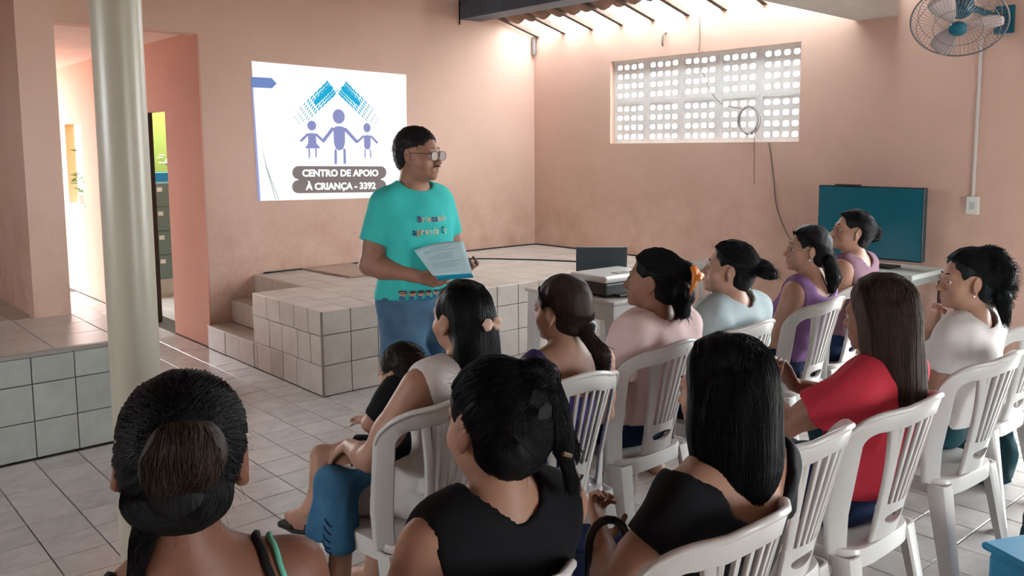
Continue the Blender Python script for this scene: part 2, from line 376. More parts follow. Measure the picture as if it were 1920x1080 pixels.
poly('girl_head', ellp((3.644, 1.792), .042, .042), SLV, 1)
poly('girl_dress', [(3.606, 1.722), (3.64, 1.73), (3.678, 1.722), (3.683, 1.64), (3.722, 1.597), (3.572, 1.597), (3.605, 1.64)], SLV, 1)
for a, b in (((3.612, 1.592), (3.611, 1.522)), ((3.676, 1.592), (3.677, 1.524))): poly('girl_leg', bar(a, b, .013), SLV, 1)
for a, b in (((3.600, 1.715), (3.540, 1.664)), ((3.684, 1.715), (3.745, 1.664))): poly('girl_arm', bar(a, b, .022), SLV, 1)
poly('boy_head', ellp((4.194, 1.778), .037, .041), SLV, 1)
poly('boy_torso', [(4.16, 1.705), (4.194, 1.713), (4.23, 1.705), (4.226, 1.61), (4.21, 1.585), (4.175, 1.585), (4.16, 1.61)], SLV, 1)
for a, b in (((4.168, 1.58), (4.167, 1.514)), ((4.223, 1.58), (4.227, 1.514))): poly('boy_leg', bar(a, b, .011), SLV, 1)
for a, b in (((4.153, 1.700), (4.095, 1.655)), ((4.236, 1.700), (4.297, 1.645))): poly('boy_arm', bar(a, b, .020), SLV, 1)
# roof of dashes fading outwards
def dashes(A, d, nrm, m0):
    d = Vector(d).normalized(); nrm = Vector(nrm).normalized(); A = Vector(A)
    for i in range(10):
        for j in range(6):
            sz = .040-.0033*i; w = .026-.0022*i
            if i > 7 and j in (0, 5): continue
            c = A+d*(.022+.047*i)+nrm*(j*.0235-.012)
            m = SLC if i < 4 else (SLT if i > 5 else SLC)
            poly('roof_dash', bar(c-d*sz*.5+nrm*.004, c+d*sz*.5-nrm*.004, max(w*.72, .004)), m, 1)
    if True: poly('roof_band', bar(A+d*.01+nrm*.05, A+d*.20+nrm*.05, .045), SLC, 1)
dashes((3.875, 2.085), (-.76, -.65), (-.60, .80), SLC)
dashes((3.925, 2.085), (.77, -.64), (.60, .80), SLC)
poly('roof_peak', bar((3.87, 2.095), (3.93, 2.095), .006), SLC, 1)
def pill(a, b, h):
    return bar((a[0]+h/2, a[1]), (b[0]-h/2, b[1]), h)
poly('caption_band', pill((3.446, 1.392), (4.389, 1.372), .112), SLG, 1); poly('caption_band', pill((3.44, 1.272), (4.385, 1.248), .112), SLG, 1)
poly('caption_band', [(3.50, 1.36), (4.33, 1.34), (4.33, 1.28), (3.50, 1.3)], SLG, 1)
poly('curve_line', [(3.172, 1.66), (3.21, 1.45), (3.285, 1.171), (3.290, 1.171), (3.215, 1.45)], SLK, 1)
poly('curve_line', [(3.205, 1.50), (3.24, 1.36), (3.312, 1.171), (3.317, 1.171), (3.245, 1.36)], SLK, 1)

def text_mesh(body, size, m, name, extrude=.0005, bold=0.0, width=None):
    cu = bpy.data.curves.new(name, 'FONT'); cu.body = body; cu.size = size; cu.extrude = extrude; cu.offset = bold; cu.align_x = 'CENTER'; cu.resolution_u = 3
    t = bpy.data.objects.new(name, cu); COL.objects.link(t); dg = bpy.context.evaluated_depsgraph_get()
    me = bpy.data.meshes.new_from_object(t.evaluated_get(dg)); bpy.data.objects.remove(t)
    me.materials.clear(); me.materials.append(m)
    if width:
        xs = [v.co.x for v in me.vertices]; s = width/(max(xs)-min(xs)); c = (max(xs)+min(xs))/2
        for v in me.vertices: v.co.x = (v.co.x-c)*s
    return me
for body, x, z, w in (('CENTRO DE APOIO', 3.919, 1.350, .765), ('À CRIANÇA - 3392', 3.917, 1.235, .705)):
    o = bpy.data.objects.new('lettering', text_mesh(body, .082, SLW, 'lettering', bold=.0036, width=w)); link(o, slide)
    o.location = (x, yS-.004, z); o.rotation_euler = (math.pi/2, math.radians(1.4), 0)

# ---------------------------------------------------------------- white plastic chairs
def Sy(x, z):
    t = max(0, (z-.42)/.47); return -.195-.122*t+.105*(x/.21)**2*min(1, .75+t)
def ribbon(path, widths, th=.016):
    """strip on the curved backrest following an x,z path; rounded cross-section"""
    mb = MB(); N = len(path); v = []; prof = [(-1, -.5), (-.8, -1), (.8, -1), (1, -.5), (1, .5), (.8, 1), (-.8, 1), (-1, .5)]; K = len(prof)
    for i, (x, z) in enumerate(path):
        a = path[max(i-1, 0)]; b = path[min(i+1, N-1)]; tx, tz = b[0]-a[0], b[1]-a[1]; L = math.hypot(tx, tz); nx, nz = -tz/L, tx/L
        for (p, q) in prof:
            X = x+nx*p*widths[i]/2; Z = z+nz*p*widths[i]/2; v.append((X, Sy(X, Z)+q*th/2, Z))
    f = [tuple(range(K)), tuple((N-1)*K+k for k in range(K))[::-1]]
    for i in range(N-1):
        for k in range(K): f.append((i*K+k, i*K+(k+1) % K, (i+1)*K+(k+1) % K, (i+1)*K+k))
    return mb.add(v, f)
def make_chair():
    root = empty('plastic_chair')
    # seat with rolled rim
    def outline(s, n=40):
        r = []
        for k in range(n):
            a = 2*math.pi*k/n; cx = math.copysign(abs(math.cos(a))**.42, math.cos(a)); cy = math.copysign(abs(math.sin(a))**.42, math.sin(a))
            r.append((cx*(.205+.012*cy)*s, (.205*cy+.005)*s))
        return r
    v = []; f = []; n = 40
    rings = [(.06, .418), (.4, .419), (.75, .424), (.93, .433), (1.0, .430), (1.02, .420), (1.02, .375), (1.0, .375), (.985, .41), (.6, .405), (.06, .405)]
    for s, z in rings:
        for (x, y) in outline(s): v.append((x, y, z+(.004*math.cos(y*12) if s < .9 else 0)))
    for i in range(len(rings)-1):
        for k in range(n): f.append((i*n+k, i*n+(k+1) % n, (i+1)*n+(k+1) % n, (i+1)*n+k))
    f += [tuple(range(n))[::-1], tuple((len(rings)-1)*n+k for k in range(n))]
    auto_smooth(MB().add(v, f).obj('seat', M_WHITEP, root), 50)
    # back frame: posts and top rail in one bent strip
    path = []; wid = []
    for k in range(9):
        t = k/8; path.append((-.184-.024*t, .40+.36*t)); wid.append(.050-.006*t)
    for k in range(1, 9):
        a = math.radians(78)*k/8; path.append((-.136-.072*math.cos(a), .76+.078*math.sin(a))); wid.append(.044+.018*(k/8)**2)
    for k in range(1, 6): 
        x = -.121+.121*k/5; path.append((x, .8363+.0307*(1-(x/.121)**2))); wid.append(.062+.004*k/5)
    path += [(-x, z) for x, z in path[-2::-1]]; wid += wid[-2::-1]
    auto_smooth(ribbon(path, wid, .02).obj('back_frame', M_WHITEP, root), 45)
    lip = []
    for i, ((x, z), w) in enumerate(zip(path, wid)):
        a = path[max(i-1, 0)]; b = path[min(i+1, len(path)-1)]; L = math.hypot(b[0]-a[0], b[1]-a[1]); lip.append((x-(b[1]-a[1])/L*w*.47, z+(b[0]-a[0])/L*w*.47))
    lip = lip[8:-8]
    nl = len(lip)
    MB().tube([(x, Sy(x, z)-.006, z) for x, z in lip], [.009*min(1, .25+i/6, .25+(nl-1-i)/6) for i in range(nl)], 8).obj('rail_lip', M_WHITEP, root, smooth=True)
    for s in (-1, 1):
        auto_smooth(ribbon([(s*(.126-.052*t-.012*math.sin(math.pi*t)), .835-.40*t) for t in [k/8 for k in range(9)]], [.026]+[.02]*7+[.03], .016).obj('rib', M_WHITEP, root), 45)
    for k in range(7):
        u = (k-3)/3.
        pts = [(u*(.102-.034*t), .838-.288*t) for t in [q/5 for q in range(6)]]
        auto_smooth(ribbon(pts, [.0130-.003*q/5 for q in range(6)], .011).obj('slat', M_WHITEP, root), 45)
    # lower panel with a half-moon hand hole
    n = 24; v = []; out = []; inn = []
    for k in range(n):
        a = 2*math.pi*k/n; c, s = math.cos(a), math.sin(a); m = max(abs(c), abs(s)); x = c/m; z = s/m
        Z = .497+z*.062; out.append((x*(.068+.012*(z+1)), Z)); inn.append((.056*c, .508+.026*s*(1.0 if s < 0 else .6)))
    for q in (-.007, .007):
        for (x, z) in out+inn: v.append((x, Sy(x, z)+q, z))
    f = []
    for k in range(n):
        q = (k+1) % n; f += [(k, q, n+q, n+k), (2*n+q, 2*n+k, 3*n+k, 3*n+q), (n+k, n+q, 3*n+q, 3*n+k), (q, k, 2*n+k, 2*n+q)]
    auto_smooth(MB().add(v, f).obj('hand_hole_panel', M_WHITEP, root), 40)
    # four legs of angle section, splayed
    for sx in (-1, 1):
        for (y0, y1, sy) in ((.185, .215, 1), (-.175, -.245, -1)):
            v = []; f = []; T = 6; sec = []
            for (a, b) in ((-1, 0), (-.35, 0), (-.1, -.1), (0, -.35), (0, -1)): sec.append((a, b))
            m = len(sec)
            for i in range(T+1):
                t = i/T; w = .062-.022*t; cx = sx*(.212+.022*t); cy = y0+sy*.02+(y1-y0)*t; z = .415*(1-t)
                for off in (0, .007):
                    for (a, b) in sec:
                        v.append((cx+sx*(a*w-(off if True else 0)), cy+sy*(b*w-off), z))
            S = 2*m
            for i in range(T):
                for k in range(m-1): f += [(i*S+k, i*S+k+1, (i+1)*S+k+1, (i+1)*S+k), (i*S+m+k+1, i*S+m+k, (i+1)*S+m+k, (i+1)*S+m+k+1)]
                for k in (0, m-1): f.append((i*S+k, i*S+m+k, (i+1)*S+m+k, (i+1)*S+k))
            f += [(i, i+1, m+i+1, m+i) for i in range(m-1)]+[(T*S+i, T*S+m+i, T*S+m+i+1, T*S+i+1) for i in range(m-1)]
            auto_smooth(MB().add(v, f).obj('leg', M_WHITEP, root), 45)
    return root
chair0 = make_chair(); CH_USED = [False]
def dup(root):
    r = root.copy(); COL.objects.link(r)
    for ch in list(root.children):
        c = ch.copy(); COL.objects.link(c); c.parent = r
        for gch in ch.children:
            d = gch.copy(); COL.objects.link(d); d.parent = c
    return r
def chair(x, y, rz, label, letters=None):
    o = dup(chair0) if CH_USED[0] else chair0; CH_USED[0] = True
    o.location = (x, y, 0); o.rotation_euler = (0, 0, math.radians(rz)); o.scale = (1, 1, .978)
    tag(o, label, 'chair', 'white plastic chairs of the audience')
    return o
CH = {}
def lettering(o, m):
    t = bpy.data.objects.new('lettering', m); link(t, o); t.location = (.10, -.291, .846); t.rotation_euler = (math.radians(90-14), 0, math.radians(24))
ME_L = text_mesh('PEO', .032, mat('chair_print', (.30, .30, .31), .6, .3), 'lettering', bold=.0004)
CH[4] = chair(1.52, 2.258, 1, 'white plastic chair under the woman in white holding the child')
CH[6] = chair(2.0, 2.183, -8, 'white plastic chair under the girl with the low ponytail')
CH[7] = chair(2.545, 2.273, 2, 'white plastic chair under the woman in the pale pink shirt')
CH[8] = chair(3.09, 2.273, 0, 'white plastic chair under the woman in the light grey shirt')
CH[9] = chair(3.8, 2.343, 3, 'white plastic chair under the woman in the purple tank top')
CH[10] = chair(4.42, 2.478, 5, 'white plastic chair with a grey cloth hanging from it beside the television')
CH[3] = chair(0.91, 1.318, -2, 'white plastic chair under the woman in the black sleeveless top')
CH[13] = chair(1.44, 1.208, 0, 'white plastic chair under the woman with straight shoulder-length hair')
CH[0] = chair(2.03, 1.378, 2, 'empty white plastic chair between the black top and the red shirt')
CH[11] = chair(2.495, 1.343, 0, 'white plastic chair under the girl in the red shirt')
CH[12] = chair(3.25, 1.378, -3, 'white plastic chair under the girl in the white shirt with curly hair')
CH[14] = chair(4.0, 1.508, 0, 'white plastic chair carrying a dark teal bag')
CH[15] = chair(4.78, 3.500, -38, 'empty white plastic chair beside the printer table')
CH[2] = chair(0.46, 1.580, -20, 'white plastic chair under the woman with bare shoulders and a bun')
lettering(CH[7], ME_L); lettering(CH[8], ME_L)

# ---------------------------------------------------------------- printer table, printer, laptop
tb = empty('plastic_table', (3.97, 3.62, 0), 0); tag(tb, 'white plastic table carrying the printer and laptop', 'table')
auto_smooth(MB().box(-.38, .38, -.38, .38, .695, .72, .011).obj('table_top', M_WHITEP, tb), 40)
for sx in (-1, 1):
    MB().box(sx*.352-.008, sx*.352+.008, -.33, .33, .60, .70, .003).obj('apron', M_WHITEP, tb)
    MB().box(-.33, .33, sx*.352-.008, sx*.352+.008, .62, .70, .003).obj('apron', M_WHITEP, tb)
    for sy in (-1, 1):
        a = MB(); v = []
        for (z, o_, w) in ((.70, .325, .036), (.0, .35, .022)):
            for (p, q) in ((-1, -1), (1, -1), (1, 1), (-1, 1)): v.append((sx*o_+p*w, sy*o_+q*w, z))
        a.add(v, [(3, 2, 1, 0), (4, 5, 6, 7), (0, 1, 5, 4), (1, 2, 6, 5), (2, 3, 7, 6), (3, 0, 4, 7)]).obj('leg', M_WHITEP, tb)
pr = empty('printer', (3.86, 3.50, .72), math.radians(-3)); tag(pr, 'black printer with a white scanner lid on the plastic table', 'printer')
MB().box(-.2, .2, -.15, .15, .006, .085, .012).obj('body', M_BLACK, pr); MB().box(-.205, .205, -.155, .155, .085, .125, .014).obj('scanner_lid', M_WHITEP, pr)
MB().box(-.14, .14, -.21, -.145, .01, .022, .003).obj('paper_tray', M_BLACK, pr); MB().box(-.05, .06, -.10, -.04, .125, .128).obj('control_panel', M_BLACK, pr)
for sx in (-1, 1): MB().box(sx*.15-.02, sx*.15+.02, -.1, .1, 0, .008).obj('foot', M_BLACK, pr)
M_LAP = mat('laptop_grey', (.06, .075, .09), .4, .5, metal=.2)
lp = empty('laptop', (4.12, 3.83, .72), math.radians(-45)); tag(lp, 'dark grey open laptop seen from behind its lid', 'laptop')
MB().box(-.165, .165, -.0, .12, .004, .020, .004).obj('base', M_LAP, lp)
lid = MB().box(-.165, .165, -.006, .004, 0, .215, .003).obj('lid', M_LAP, lp); lid.location = (0, .005, .018); lid.rotation_euler = (math.radians(12), 0, 0)
lg = MB().tube([(.012*math.cos(a)+0, -.0068, .11+.012*math.sin(a)) for a in [k*math.pi/8 for k in range(16)]], .0012, 5, closed=True).obj('emblem', mat('emblem_grey', (.02, .02, .025), .3, .5), lid)

# ---------------------------------------------------------------- television on its table
tv = empty('television', (5.92, 2.935, .735), math.radians(-90)); tag(tv, 'flat black television on a small table, screen tinted with teal lens haze', 'television')
M_SCR = mat('tv_screen_haze_tint', (.0, .035, .05), .18, .5, emit=(0, .12, .17), estr=.05, var=.3, scale=2)  # black screen; teal lens flare put into its colour and faint glow
MB().box(-.385, .385, -.005, .055, .055, .565, .008).obj('casing', mat('tv_casing_haze_tint', (.004, .022, .03), .35, .4), tv); MB().box(-.376, .376, -.008, -.004, .066, .556).obj('screen', M_SCR, tv)  # casing colour carries the same painted flare tint
MB().box(-.04, .04, .01, .04, .012, .06).obj('stand_neck', M_BLACK, tv); MB().box(-.2, .2, -.06, .10, 0, .014, .005).obj('stand_base', M_BLACK, tv)
tt = empty('tv_table', (5.93, 2.92, 0)); tag(tt, 'small table with thin dark metal legs under the television', 'table')
MB().box(-.26, .26, -.42, .42, .70, .735, .006).obj('table_top', mat('tv_table_top', (.42, .46, .43), .5, .4, var=.2, scale=6), tt)
MB().box(-.25, .25, -.41, .41, .655, .70).obj('apron', mat('tv_table_edge', (.16, .17, .16), .5, .4), tt)
for sx in (-1, 1):
    for sy in (-1, 1): MB().tube([(sx*.24, sy*.395, .66), (sx*.24, sy*.395, 0)], .016, 8).obj('leg', M_DARKW, tt)
    MB().tube([(sx*.24, -.395, .25), (sx*.24, .395, .25)], .010, 6).obj('stretcher', M_DARKW, tt)
rem = MB().box(5.80, 5.84, 3.0, 3.18, 1.2945, 1.305).obj('antenna_strip', M_DARKW, None); rem.location = (.09, 0, .006); tag(rem, 'thin dark strip lying on top of the television', 'strip')

# ---------------------------------------------------------------- wall fan
fan = empty('wall_fan', (6.25, 2.22, 2.40)); tag(fan, 'round wire-guarded wall fan on the right wall', 'fan')
fc = Vector((5.73, 2.305, 2.352))-Vector(fan.location); nrm = Vector((-.66, -.22, -.72)).normalized()
Rf = nrm.to_track_quat('Z', 'Y').to_matrix().to_4x4(); Rf.translation = fc
M_GUARD = mat('guard_wire', (.16, .15, .17), .4, .5); M_FANB = mat('fan_hub_teal', (.0, .10, .16), .4, .4); M_FANL = mat('fan_blade', (.50, .43, .42), .5, .3)
RG = .275
gd = MB().tube([(RG*math.cos(a), RG*math.sin(a), .0) for a in [k*math.pi/32 for k in range(64)]], .0055, 6, closed=True).xf(Rf).obj('guard_ring', M_GUARD, fan, True)
for rr, zz in ((.14, .065), (.235, .052), (.14, -.075), (.235, -.06)):
    MB().tube([(rr*math.cos(a), rr*math.sin(a), zz) for a in [k*math.pi/24 for k in range(48)]], .0020, 4, closed=True).xf(Rf).obj('guard_ring', M_GUARD, fan)
wires = MB(); wires2 = MB()
for k in range(60):
    a = 2*math.pi*k/60
    wires.tube([(r*math.cos(a+.25*(1-r/RG)), r*math.sin(a+.25*(1-r/RG)), z) for r, z in ((.055, .07), (.14, .067), (.235, .053), (RG, 0))], .0013, 3, cap=False)
    wires2.tube([(r*math.cos(a), r*math.sin(a), z) for r, z in ((.07, -.08), (.14, -.077), (.235, -.062), (RG, 0))], .0013, 3, cap=False)
tag(wires.xf(Rf).obj('front_guard', M_GUARD, fan), kind='stuff'); tag(wires2.xf(Rf).obj('rear_guard', M_GUARD, fan), kind='stuff')
auto_smooth(MB().lathe([(.0, .088), (.035, .085), (.052, .075), (.052, .055), (.04, .045)][::-1], 24).xf(Rf).obj('hub', M_FANB, fan), 40)
auto_smooth(MB().lathe([(.06, -.26), (.075, -.24), (.078, -.12), (.05, -.085)], 20).xf(Rf).obj('motor', M_FANB, fan), 40)
for k in range(3):
    v = []; f = []
    for i in range(7):
        r = .045+.205*i/6; sp = .16+.42*math.sin(math.pi*min(1, i/6*.8+.12))
        for j in range(5):
            u = (j/4-.5); a = 2*math.pi*k/3+u*sp*1.5; v.append((r*math.cos(a), r*math.sin(a), .02+u*.05))
    for i in range(6):
        for j in range(4): f.append((i*5+j, i*5+j+1, i*5+j+6, i*5+j+5))
    b_ = MB().add(v, f).xf(Rf).obj('blade', M_FANL, fan, True); md = b_.modifiers.new('t', 'SOLIDIFY'); md.thickness = .003
mc = Rf @ Vector((0, 0, -.2))
MB().tube([mc, mc+Vector((.1, 0, -.02)), (-.03, 0, 0)], .022, 10).obj('arm', M_FANB, fan, True)
MB().box(-.03, 0, -.06, .06, -.09, .09, .006).obj('wall_plate', M_FANB, fan)

# conduit and switch
cdt = MB().tube([(XR-.012, 2.355, 2.30), (XR-.012, 2.362, 1.24)], .011, 10).obj('conduit_pipe', mat('conduit', (.62, .60, .58), .5, .4)); tag(cdt, 'thin pale conduit running down the wall to the switch box', 'pipe'); 
sw = empty('switch_box', (XR, 2.358, 1.176)); tag(sw, 'small white surface switch box below the conduit', 'switch')
MB().box(-.035, 0, -.04, .04, -.06, .06, .005).obj('box', mat('switch_white', (.72, .73, .68), .4, .4), sw); MB().box(-.040, -.034, -.018, .018, -.025, .025, .002).obj('rocker', mat('switch_grey', (.5, .52, .5), .4, .4), sw)

# loose wires and hook on the right wall
M_WIRE = mat('old_wire', (.20, .16, .13), .6, .3)
def wire(name, pts, r, label, m=M_WIRE):
    # smooth by Catmull-Rom
    P = [Vector(p) for p in pts]; out = []
    for i in range(len(P)-1):
        a, b, c, d = P[max(i-1, 0)], P[i], P[i+1], P[min(i+2, len(P)-1)]
        for k in range(6):
            t = k/6; out.append(.5*((2*b)+(-a+c)*t+(2*a-5*b+4*c-d)*t*t+(-a+3*b-3*c+d)*t**3))
    out.append(P[-1]); o = MB().tube(out, r, 6).obj(name, m, None, True); tag(o, label, 'cable'); return o
wx = XR-.006
wire('hanging_wire', [(wx, 4.665, 2.73), (wx, 4.655, 2.5), (wx, 4.66, 2.37), (wx, 4.56, 2.10), (wx, 4.42, 1.95), (wx-.004, 4.22, 1.90)], .0035, 'thin wire trailing from the roof across the pierced window')
wire('hanging_wire', [(wx, 3.955, 1.615), (wx, 3.93, 1.50), (wx, 3.90, 1.30), (wx, 3.87, 1.10), (wx, 3.78, .90), (wx, 3.70, .80)], .005, 'dark wire dangling from the window sill down the wall')
wire('hanging_wire', [(wx, 4.09, 1.66), (wx, 4.088, 1.45), (wx, 4.085, 1.27)], .0028, 'short straight wire hanging below the wire coil')
ck = MB()
for j in range(4): ck.tube([(wx-.006*j, 4.135+(.098+.008*math.sin(j*2))*math.cos(a)+.004*j, 1.80+(.112+.006*math.cos(j*3))*math.sin(a)) for a in [k*math.pi/16 for k in range(32)]], .0045, 6, closed=True)
tag(ck.obj('wire_coil', mat('coil_grey', (.33, .31, .30), .5, .3), None, True), 'coil of grey wire hanging over the pierced window', 'cable')
tag(MB().tube([(XR, 5.03, 2.60), (XR-.03, 5.03, 2.60), (XR-.045, 5.03, 2.57), (XR-.045, 5.035, 2.50), (XR-.035, 5.035, 2.485)], .009, 8).obj('wall_hook', M_WIRE, None, True), 'dark metal hook above the pierced window', 'hook')
rd = MB().tube([(XR-.03, YB-.03, 2.73), (XR-.028, YB-.03, 2.55)], .02, 8).obj('corner_rag', mat('rag_grey', (.25, .22, .22), .9, .1)); tag(rd, 'grey rag stuck in the corner under the rafters', 'rag')
tag(MB().box(6.15, 6.2, YB-.02, YB-.0, .557, .56).obj('cable_clip', M_BLACK), 'small black cable clip at the stage corner', 'clip')

# cables and a flat board on the stage
zc = ZS+.006
wire('stage_cable', [(3.15, YB-.012, zc), (3.9, YB-.010, zc), (5.0, YB-.014, zc), (5.7, YB-.010, zc), (6.16, YB-.03, zc), (6.236, YB-.12, zc), (6.234, 6.3, zc), (6.236, 5.9, zc), (6.23, 5.2, zc)], .007, 'black cable lying along the foot of the walls on the stage', M_BLACK)
wire('stage_cable', [(4.65, 6.55, zc), (4.95, 6.30, zc), (5.22, 5.98, zc), (5.40, 5.70, zc), (5.53, 5.42, zc), (5.60, 5.15, zc)], .007, 'black cable lying across the middle of the stage', M_BLACK)
bd = MB(); bd.add([(x, y, z) for z in (0, .012) for (x, y) in ((3.50, 6.76), (3.55, 6.05), (3.92, 6.0), (3.97, 6.74))], [(3, 2, 1, 0), (4, 5, 6, 7), (0, 1, 5, 4), (1, 2, 6, 5), (2, 3, 7, 6), (3, 0, 4, 7)])
bd = bd.obj('flat_board', mat('board_tan', (.45, .32, .25), .7, .3, var=.15, scale=6)); bd.location = (0, 0, ZS+.003); tag(bd, 'thin tan board lying flat on the stage by the wall', 'board')

# ---------------------------------------------------------------- office beyond the corridor
cab = empty('filing_cabinet', (3.52, 9.45, 0)); tag(cab, 'grey-green steel filing cabinet with four drawers in the green office', 'cabinet')
M_CAB = mat('cabinet_steel', (.17, .24, .23), .45, .5, var=.08, scale=3); M_LBL = mat('label_white', (.8, .8, .78), .6, .3)
MB().box(-.36, .30, -.0, .5, .20, 1.25, .004).obj('body', M_CAB, cab); MB().box(-.34, .28, .02, .48, 0, .20).obj('plinth', M_CONC, cab)
for k in range(4):
    d = MB().box(-.35, .29, -.018, -.001, .215+k*.258, .465+k*.258, .004).obj('drawer', M_CAB, cab)
    MB().box(-.30, -.245, -.021, -.018, .375+k*.258, .42+k*.258).obj('label_card', M_LBL, d); MB().box(-.16, .06, -.034, -.018, .315+k*.258, .335+k*.258, .003).obj('handle', M_BLACK, d)
bx = MB().box(3.20, 3.40, 9.5, 9.7, 1.25, 1.35, .004).obj('gift_box', mat('box_blue', (.02, .22, .42), .5, .4)); tag(bx, 'blue box on top of the filing cabinet', 'box')
vz = empty('flower_vase', (3.36, 9.62, 1.25)); vz.location = (3.45, 9.6, 1.25); tag(vz, 'white flowers in a dark vase on the filing cabinet', 'flowers')
MB().lathe([(.025, 0), (.04, .05), (.03, .12), (.022, .16)], 14).obj('vase', mat('vase_dark', (.03, .06, .09), .3, .5), vz, True)
M_LEAF = mat('leaf_green', (.09, .22, .04), .5, .4, var=.3, scale=20); M_PET = mat('petal_white', (.8, .78, .74), .7, .3)
for k in range(9):
    a = k*2.4; r = .03+.085*(k/9); c = (r*math.cos(a)-.06, r*math.sin(a), .23+.05*math.sin(k*1.7))
    MB().tube([(0, 0, .13), (c[0]*.6, c[1]*.6, .2), c], .003, 5).obj('stem', M_LEAF, vz)
    fb = MB()
    for q in range(6):
        b = q*math.pi/3; fb.add([(c[0], c[1], c[2]), (c[0]+.02*math.cos(b-.4), c[1]+.02*math.sin(b-.4), c[2]+.012), (c[0]+.036*math.cos(b), c[1]+.036*math.sin(b), c[2]+.004), (c[0]+.02*math.cos(b+.4), c[1]+.02*math.sin(b+.4), c[2]+.012)], [(0, 1, 2, 3)])
    o = fb.obj('bloom', M_PET, vz); md = o.modifiers.new('t', 'SOLIDIFY'); md.thickness = .002
stl = empty('office_stool', (3.30, 8.95, 0)); tag(stl, 'small black office stool standing by the cabinet', 'stool')
MB().lathe([(.13, .40), (.14, .42), (.14, .45), (.12, .46)], 20).obj('seat', M_BLACK, stl, True); stl.location = (3.62, 8.8, 0)
for k in range(4): a = k*math.pi/2+.6; MB().tube([(.08*math.cos(a), .08*math.sin(a), .41), (.14*math.cos(a), .14*math.sin(a), 0)], .012, 6).obj('leg', M_BLACK, stl)

# potted plant on the corridor window sill
MB().box(XC-.01, XC+.12, wy0, wy1, wz0-.02, wz0+.001).obj('window_sill', mat('sill_white', (.8, .78, .74), .5, .4), ws)
pp = empty('potted_plant', (XC+.06, 10.38, wz0)); tag(pp, 'small potted trailing plant on the corridor window sill', 'plant')
MB().lathe([(.035, 0), (.05, .10), (.053, .10), (.045, .095)], 16).obj('pot', mat('pot_white', (.7, .62, .56), .6, .3), pp, True)
def leaf(c, d, L, w):
    d = Vector(d).normalized(); s = d.cross(Vector((.3, .2, 1))).normalized(); c = Vector(c); u = s.cross(d)
    return [c, c+d*L*.35+s*w+u*.01, c+d*L, c+d*L*.35-s*w+u*.01]
for k in range(26):
    a = random.uniform(0, 6.28); h = random.uniform(.06, .62) if k % 2 else random.uniform(.02, .25); c = (.03*math.cos(a), .06*math.sin(a)-.05*(h > .3), .06+h)
    lf = MB().add(leaf(c, (math.cos(a), math.sin(a), random.uniform(-.5, .4)), .10, .032), [(0, 1, 2, 3)]).obj('leaf', M_LEAF, pp); md = lf.modifiers.new('t', 'SOLIDIFY'); md.thickness = .0015
MB().tube([(0, 0, .05), (.0, -.02, .3), (.01, -.04, .65)], .004, 6).obj('stem', M_LEAF, pp)

# ---------------------------------------------------------------- bags and small items
def bag(name, loc, size, m, label, rz=0, cat='bag'):
    r = empty(name, loc, math.radians(rz)); tag(r, label, cat); bm = bmesh.new(); bmesh.ops.create_cube(bm, size=1); bmesh.ops.subdivide_edges(bm, edges=bm.edges[:], cuts=7, use_grid_fill=True)
    for q in bm.verts:
        x, y, z = q.co*2; sc_ = 1-.18*max(0, z)**2; rr = (abs(x)**4+abs(y)**4+abs(z)**4)**.25; rr = max(rr, 1e-5); mxx = max(abs(x), abs(y), abs(z)); k = mxx/rr
        wob = 1+.06*math.sin(7*x+3*z)+.05*math.sin(5*y-6*z)
        q.co = Vector((x*k*sc_*size[0]/2*wob, y*k*sc_*size[1]/2*wob, (z*k+1)*size[2]/2))
    me = bpy.data.meshes.new('sack'); bm.to_mesh(me); bm.free(); me.materials.append(m); me.polygons.foreach_set('use_smooth', np.ones(len(me.polygons), dtype=bool)); link(bpy.data.objects.new('sack', me), r)
    w = size[0]*.22
    for s in (-1, 1): MB().tube([(-w, s*size[1]*.12, size[2]*.92), (-w*.7, s*size[1]*.16, size[2]*1.12), (0, s*size[1]*.18, size[2]*1.2), (w*.7, s*size[1]*.16, size[2]*1.12), (w, s*size[1]*.12, size[2]*.92)], .009, 6).obj('strap', m, r, True)
    return r
M_TEALB = mat('dark_teal_fabric', (.012, .05, .062), .8, .2, var=.3, scale=10, bump=.2, bscale=40)
bag('handbag', (3.99, 1.53, .425), (.24, .22, .26), M_TEALB, 'dark teal bag sitting on the plastic chair seat', 10)
bag('tote_bag', (4.30, 1.52, 0), (.24, .24, .34), M_TEALB, 'dark teal bag on the floor under the plastic chair', 30)
bag('backpack', (3.66, .98, 0), (.34, .30, .36), M_TEALB, 'dark backpack on the floor near the blue plastic box', 15)
sb = empty('storage_box', (2.93, .745, 0), math.radians(-24)); tag(sb, 'bright blue plastic box on the floor', 'box')
M_BLUE = mat('blue_plastic', (.0, .22, .42), .4, .4, var=.06, scale=5)
MB().box(-.2, .2, -.16, .16, .0, .335, .02).obj('tub', M_BLUE, sb); MB().box(-.215, .215, -.175, .175, .335, .36, .012).obj('lid', M_BLUE, sb)
# grey cloth hanging on the chair by the television
v = []; f = []
for i in range(13):
    for j in range(9):
        u, w = i/12, j/8; v.append((-.17+.30*u, .012*math.sin(u*17+w*2)*w-.03*w, -.33*w-.05*w*math.sin(u*3)))
for i in range(12):
    for j in range(8): f.append((i*9+j, i*9+j+1, i*9+j+10, i*9+j+9))
cl = MB().add(v, f).obj('grey_cloth', mat('grey_cloth', (.16, .15, .14), .9, .1, var=.2, scale=12, bump=.2), None, True); cl.location = (4.02, 2.27, .72); cl.rotation_euler = (0, 0, math.radians(6)); md = cl.modifiers.new('t', 'SOLIDIFY'); md.thickness = .004
tag(cl, 'grey cloth hanging between the purple top and the chair by the television', 'cloth')
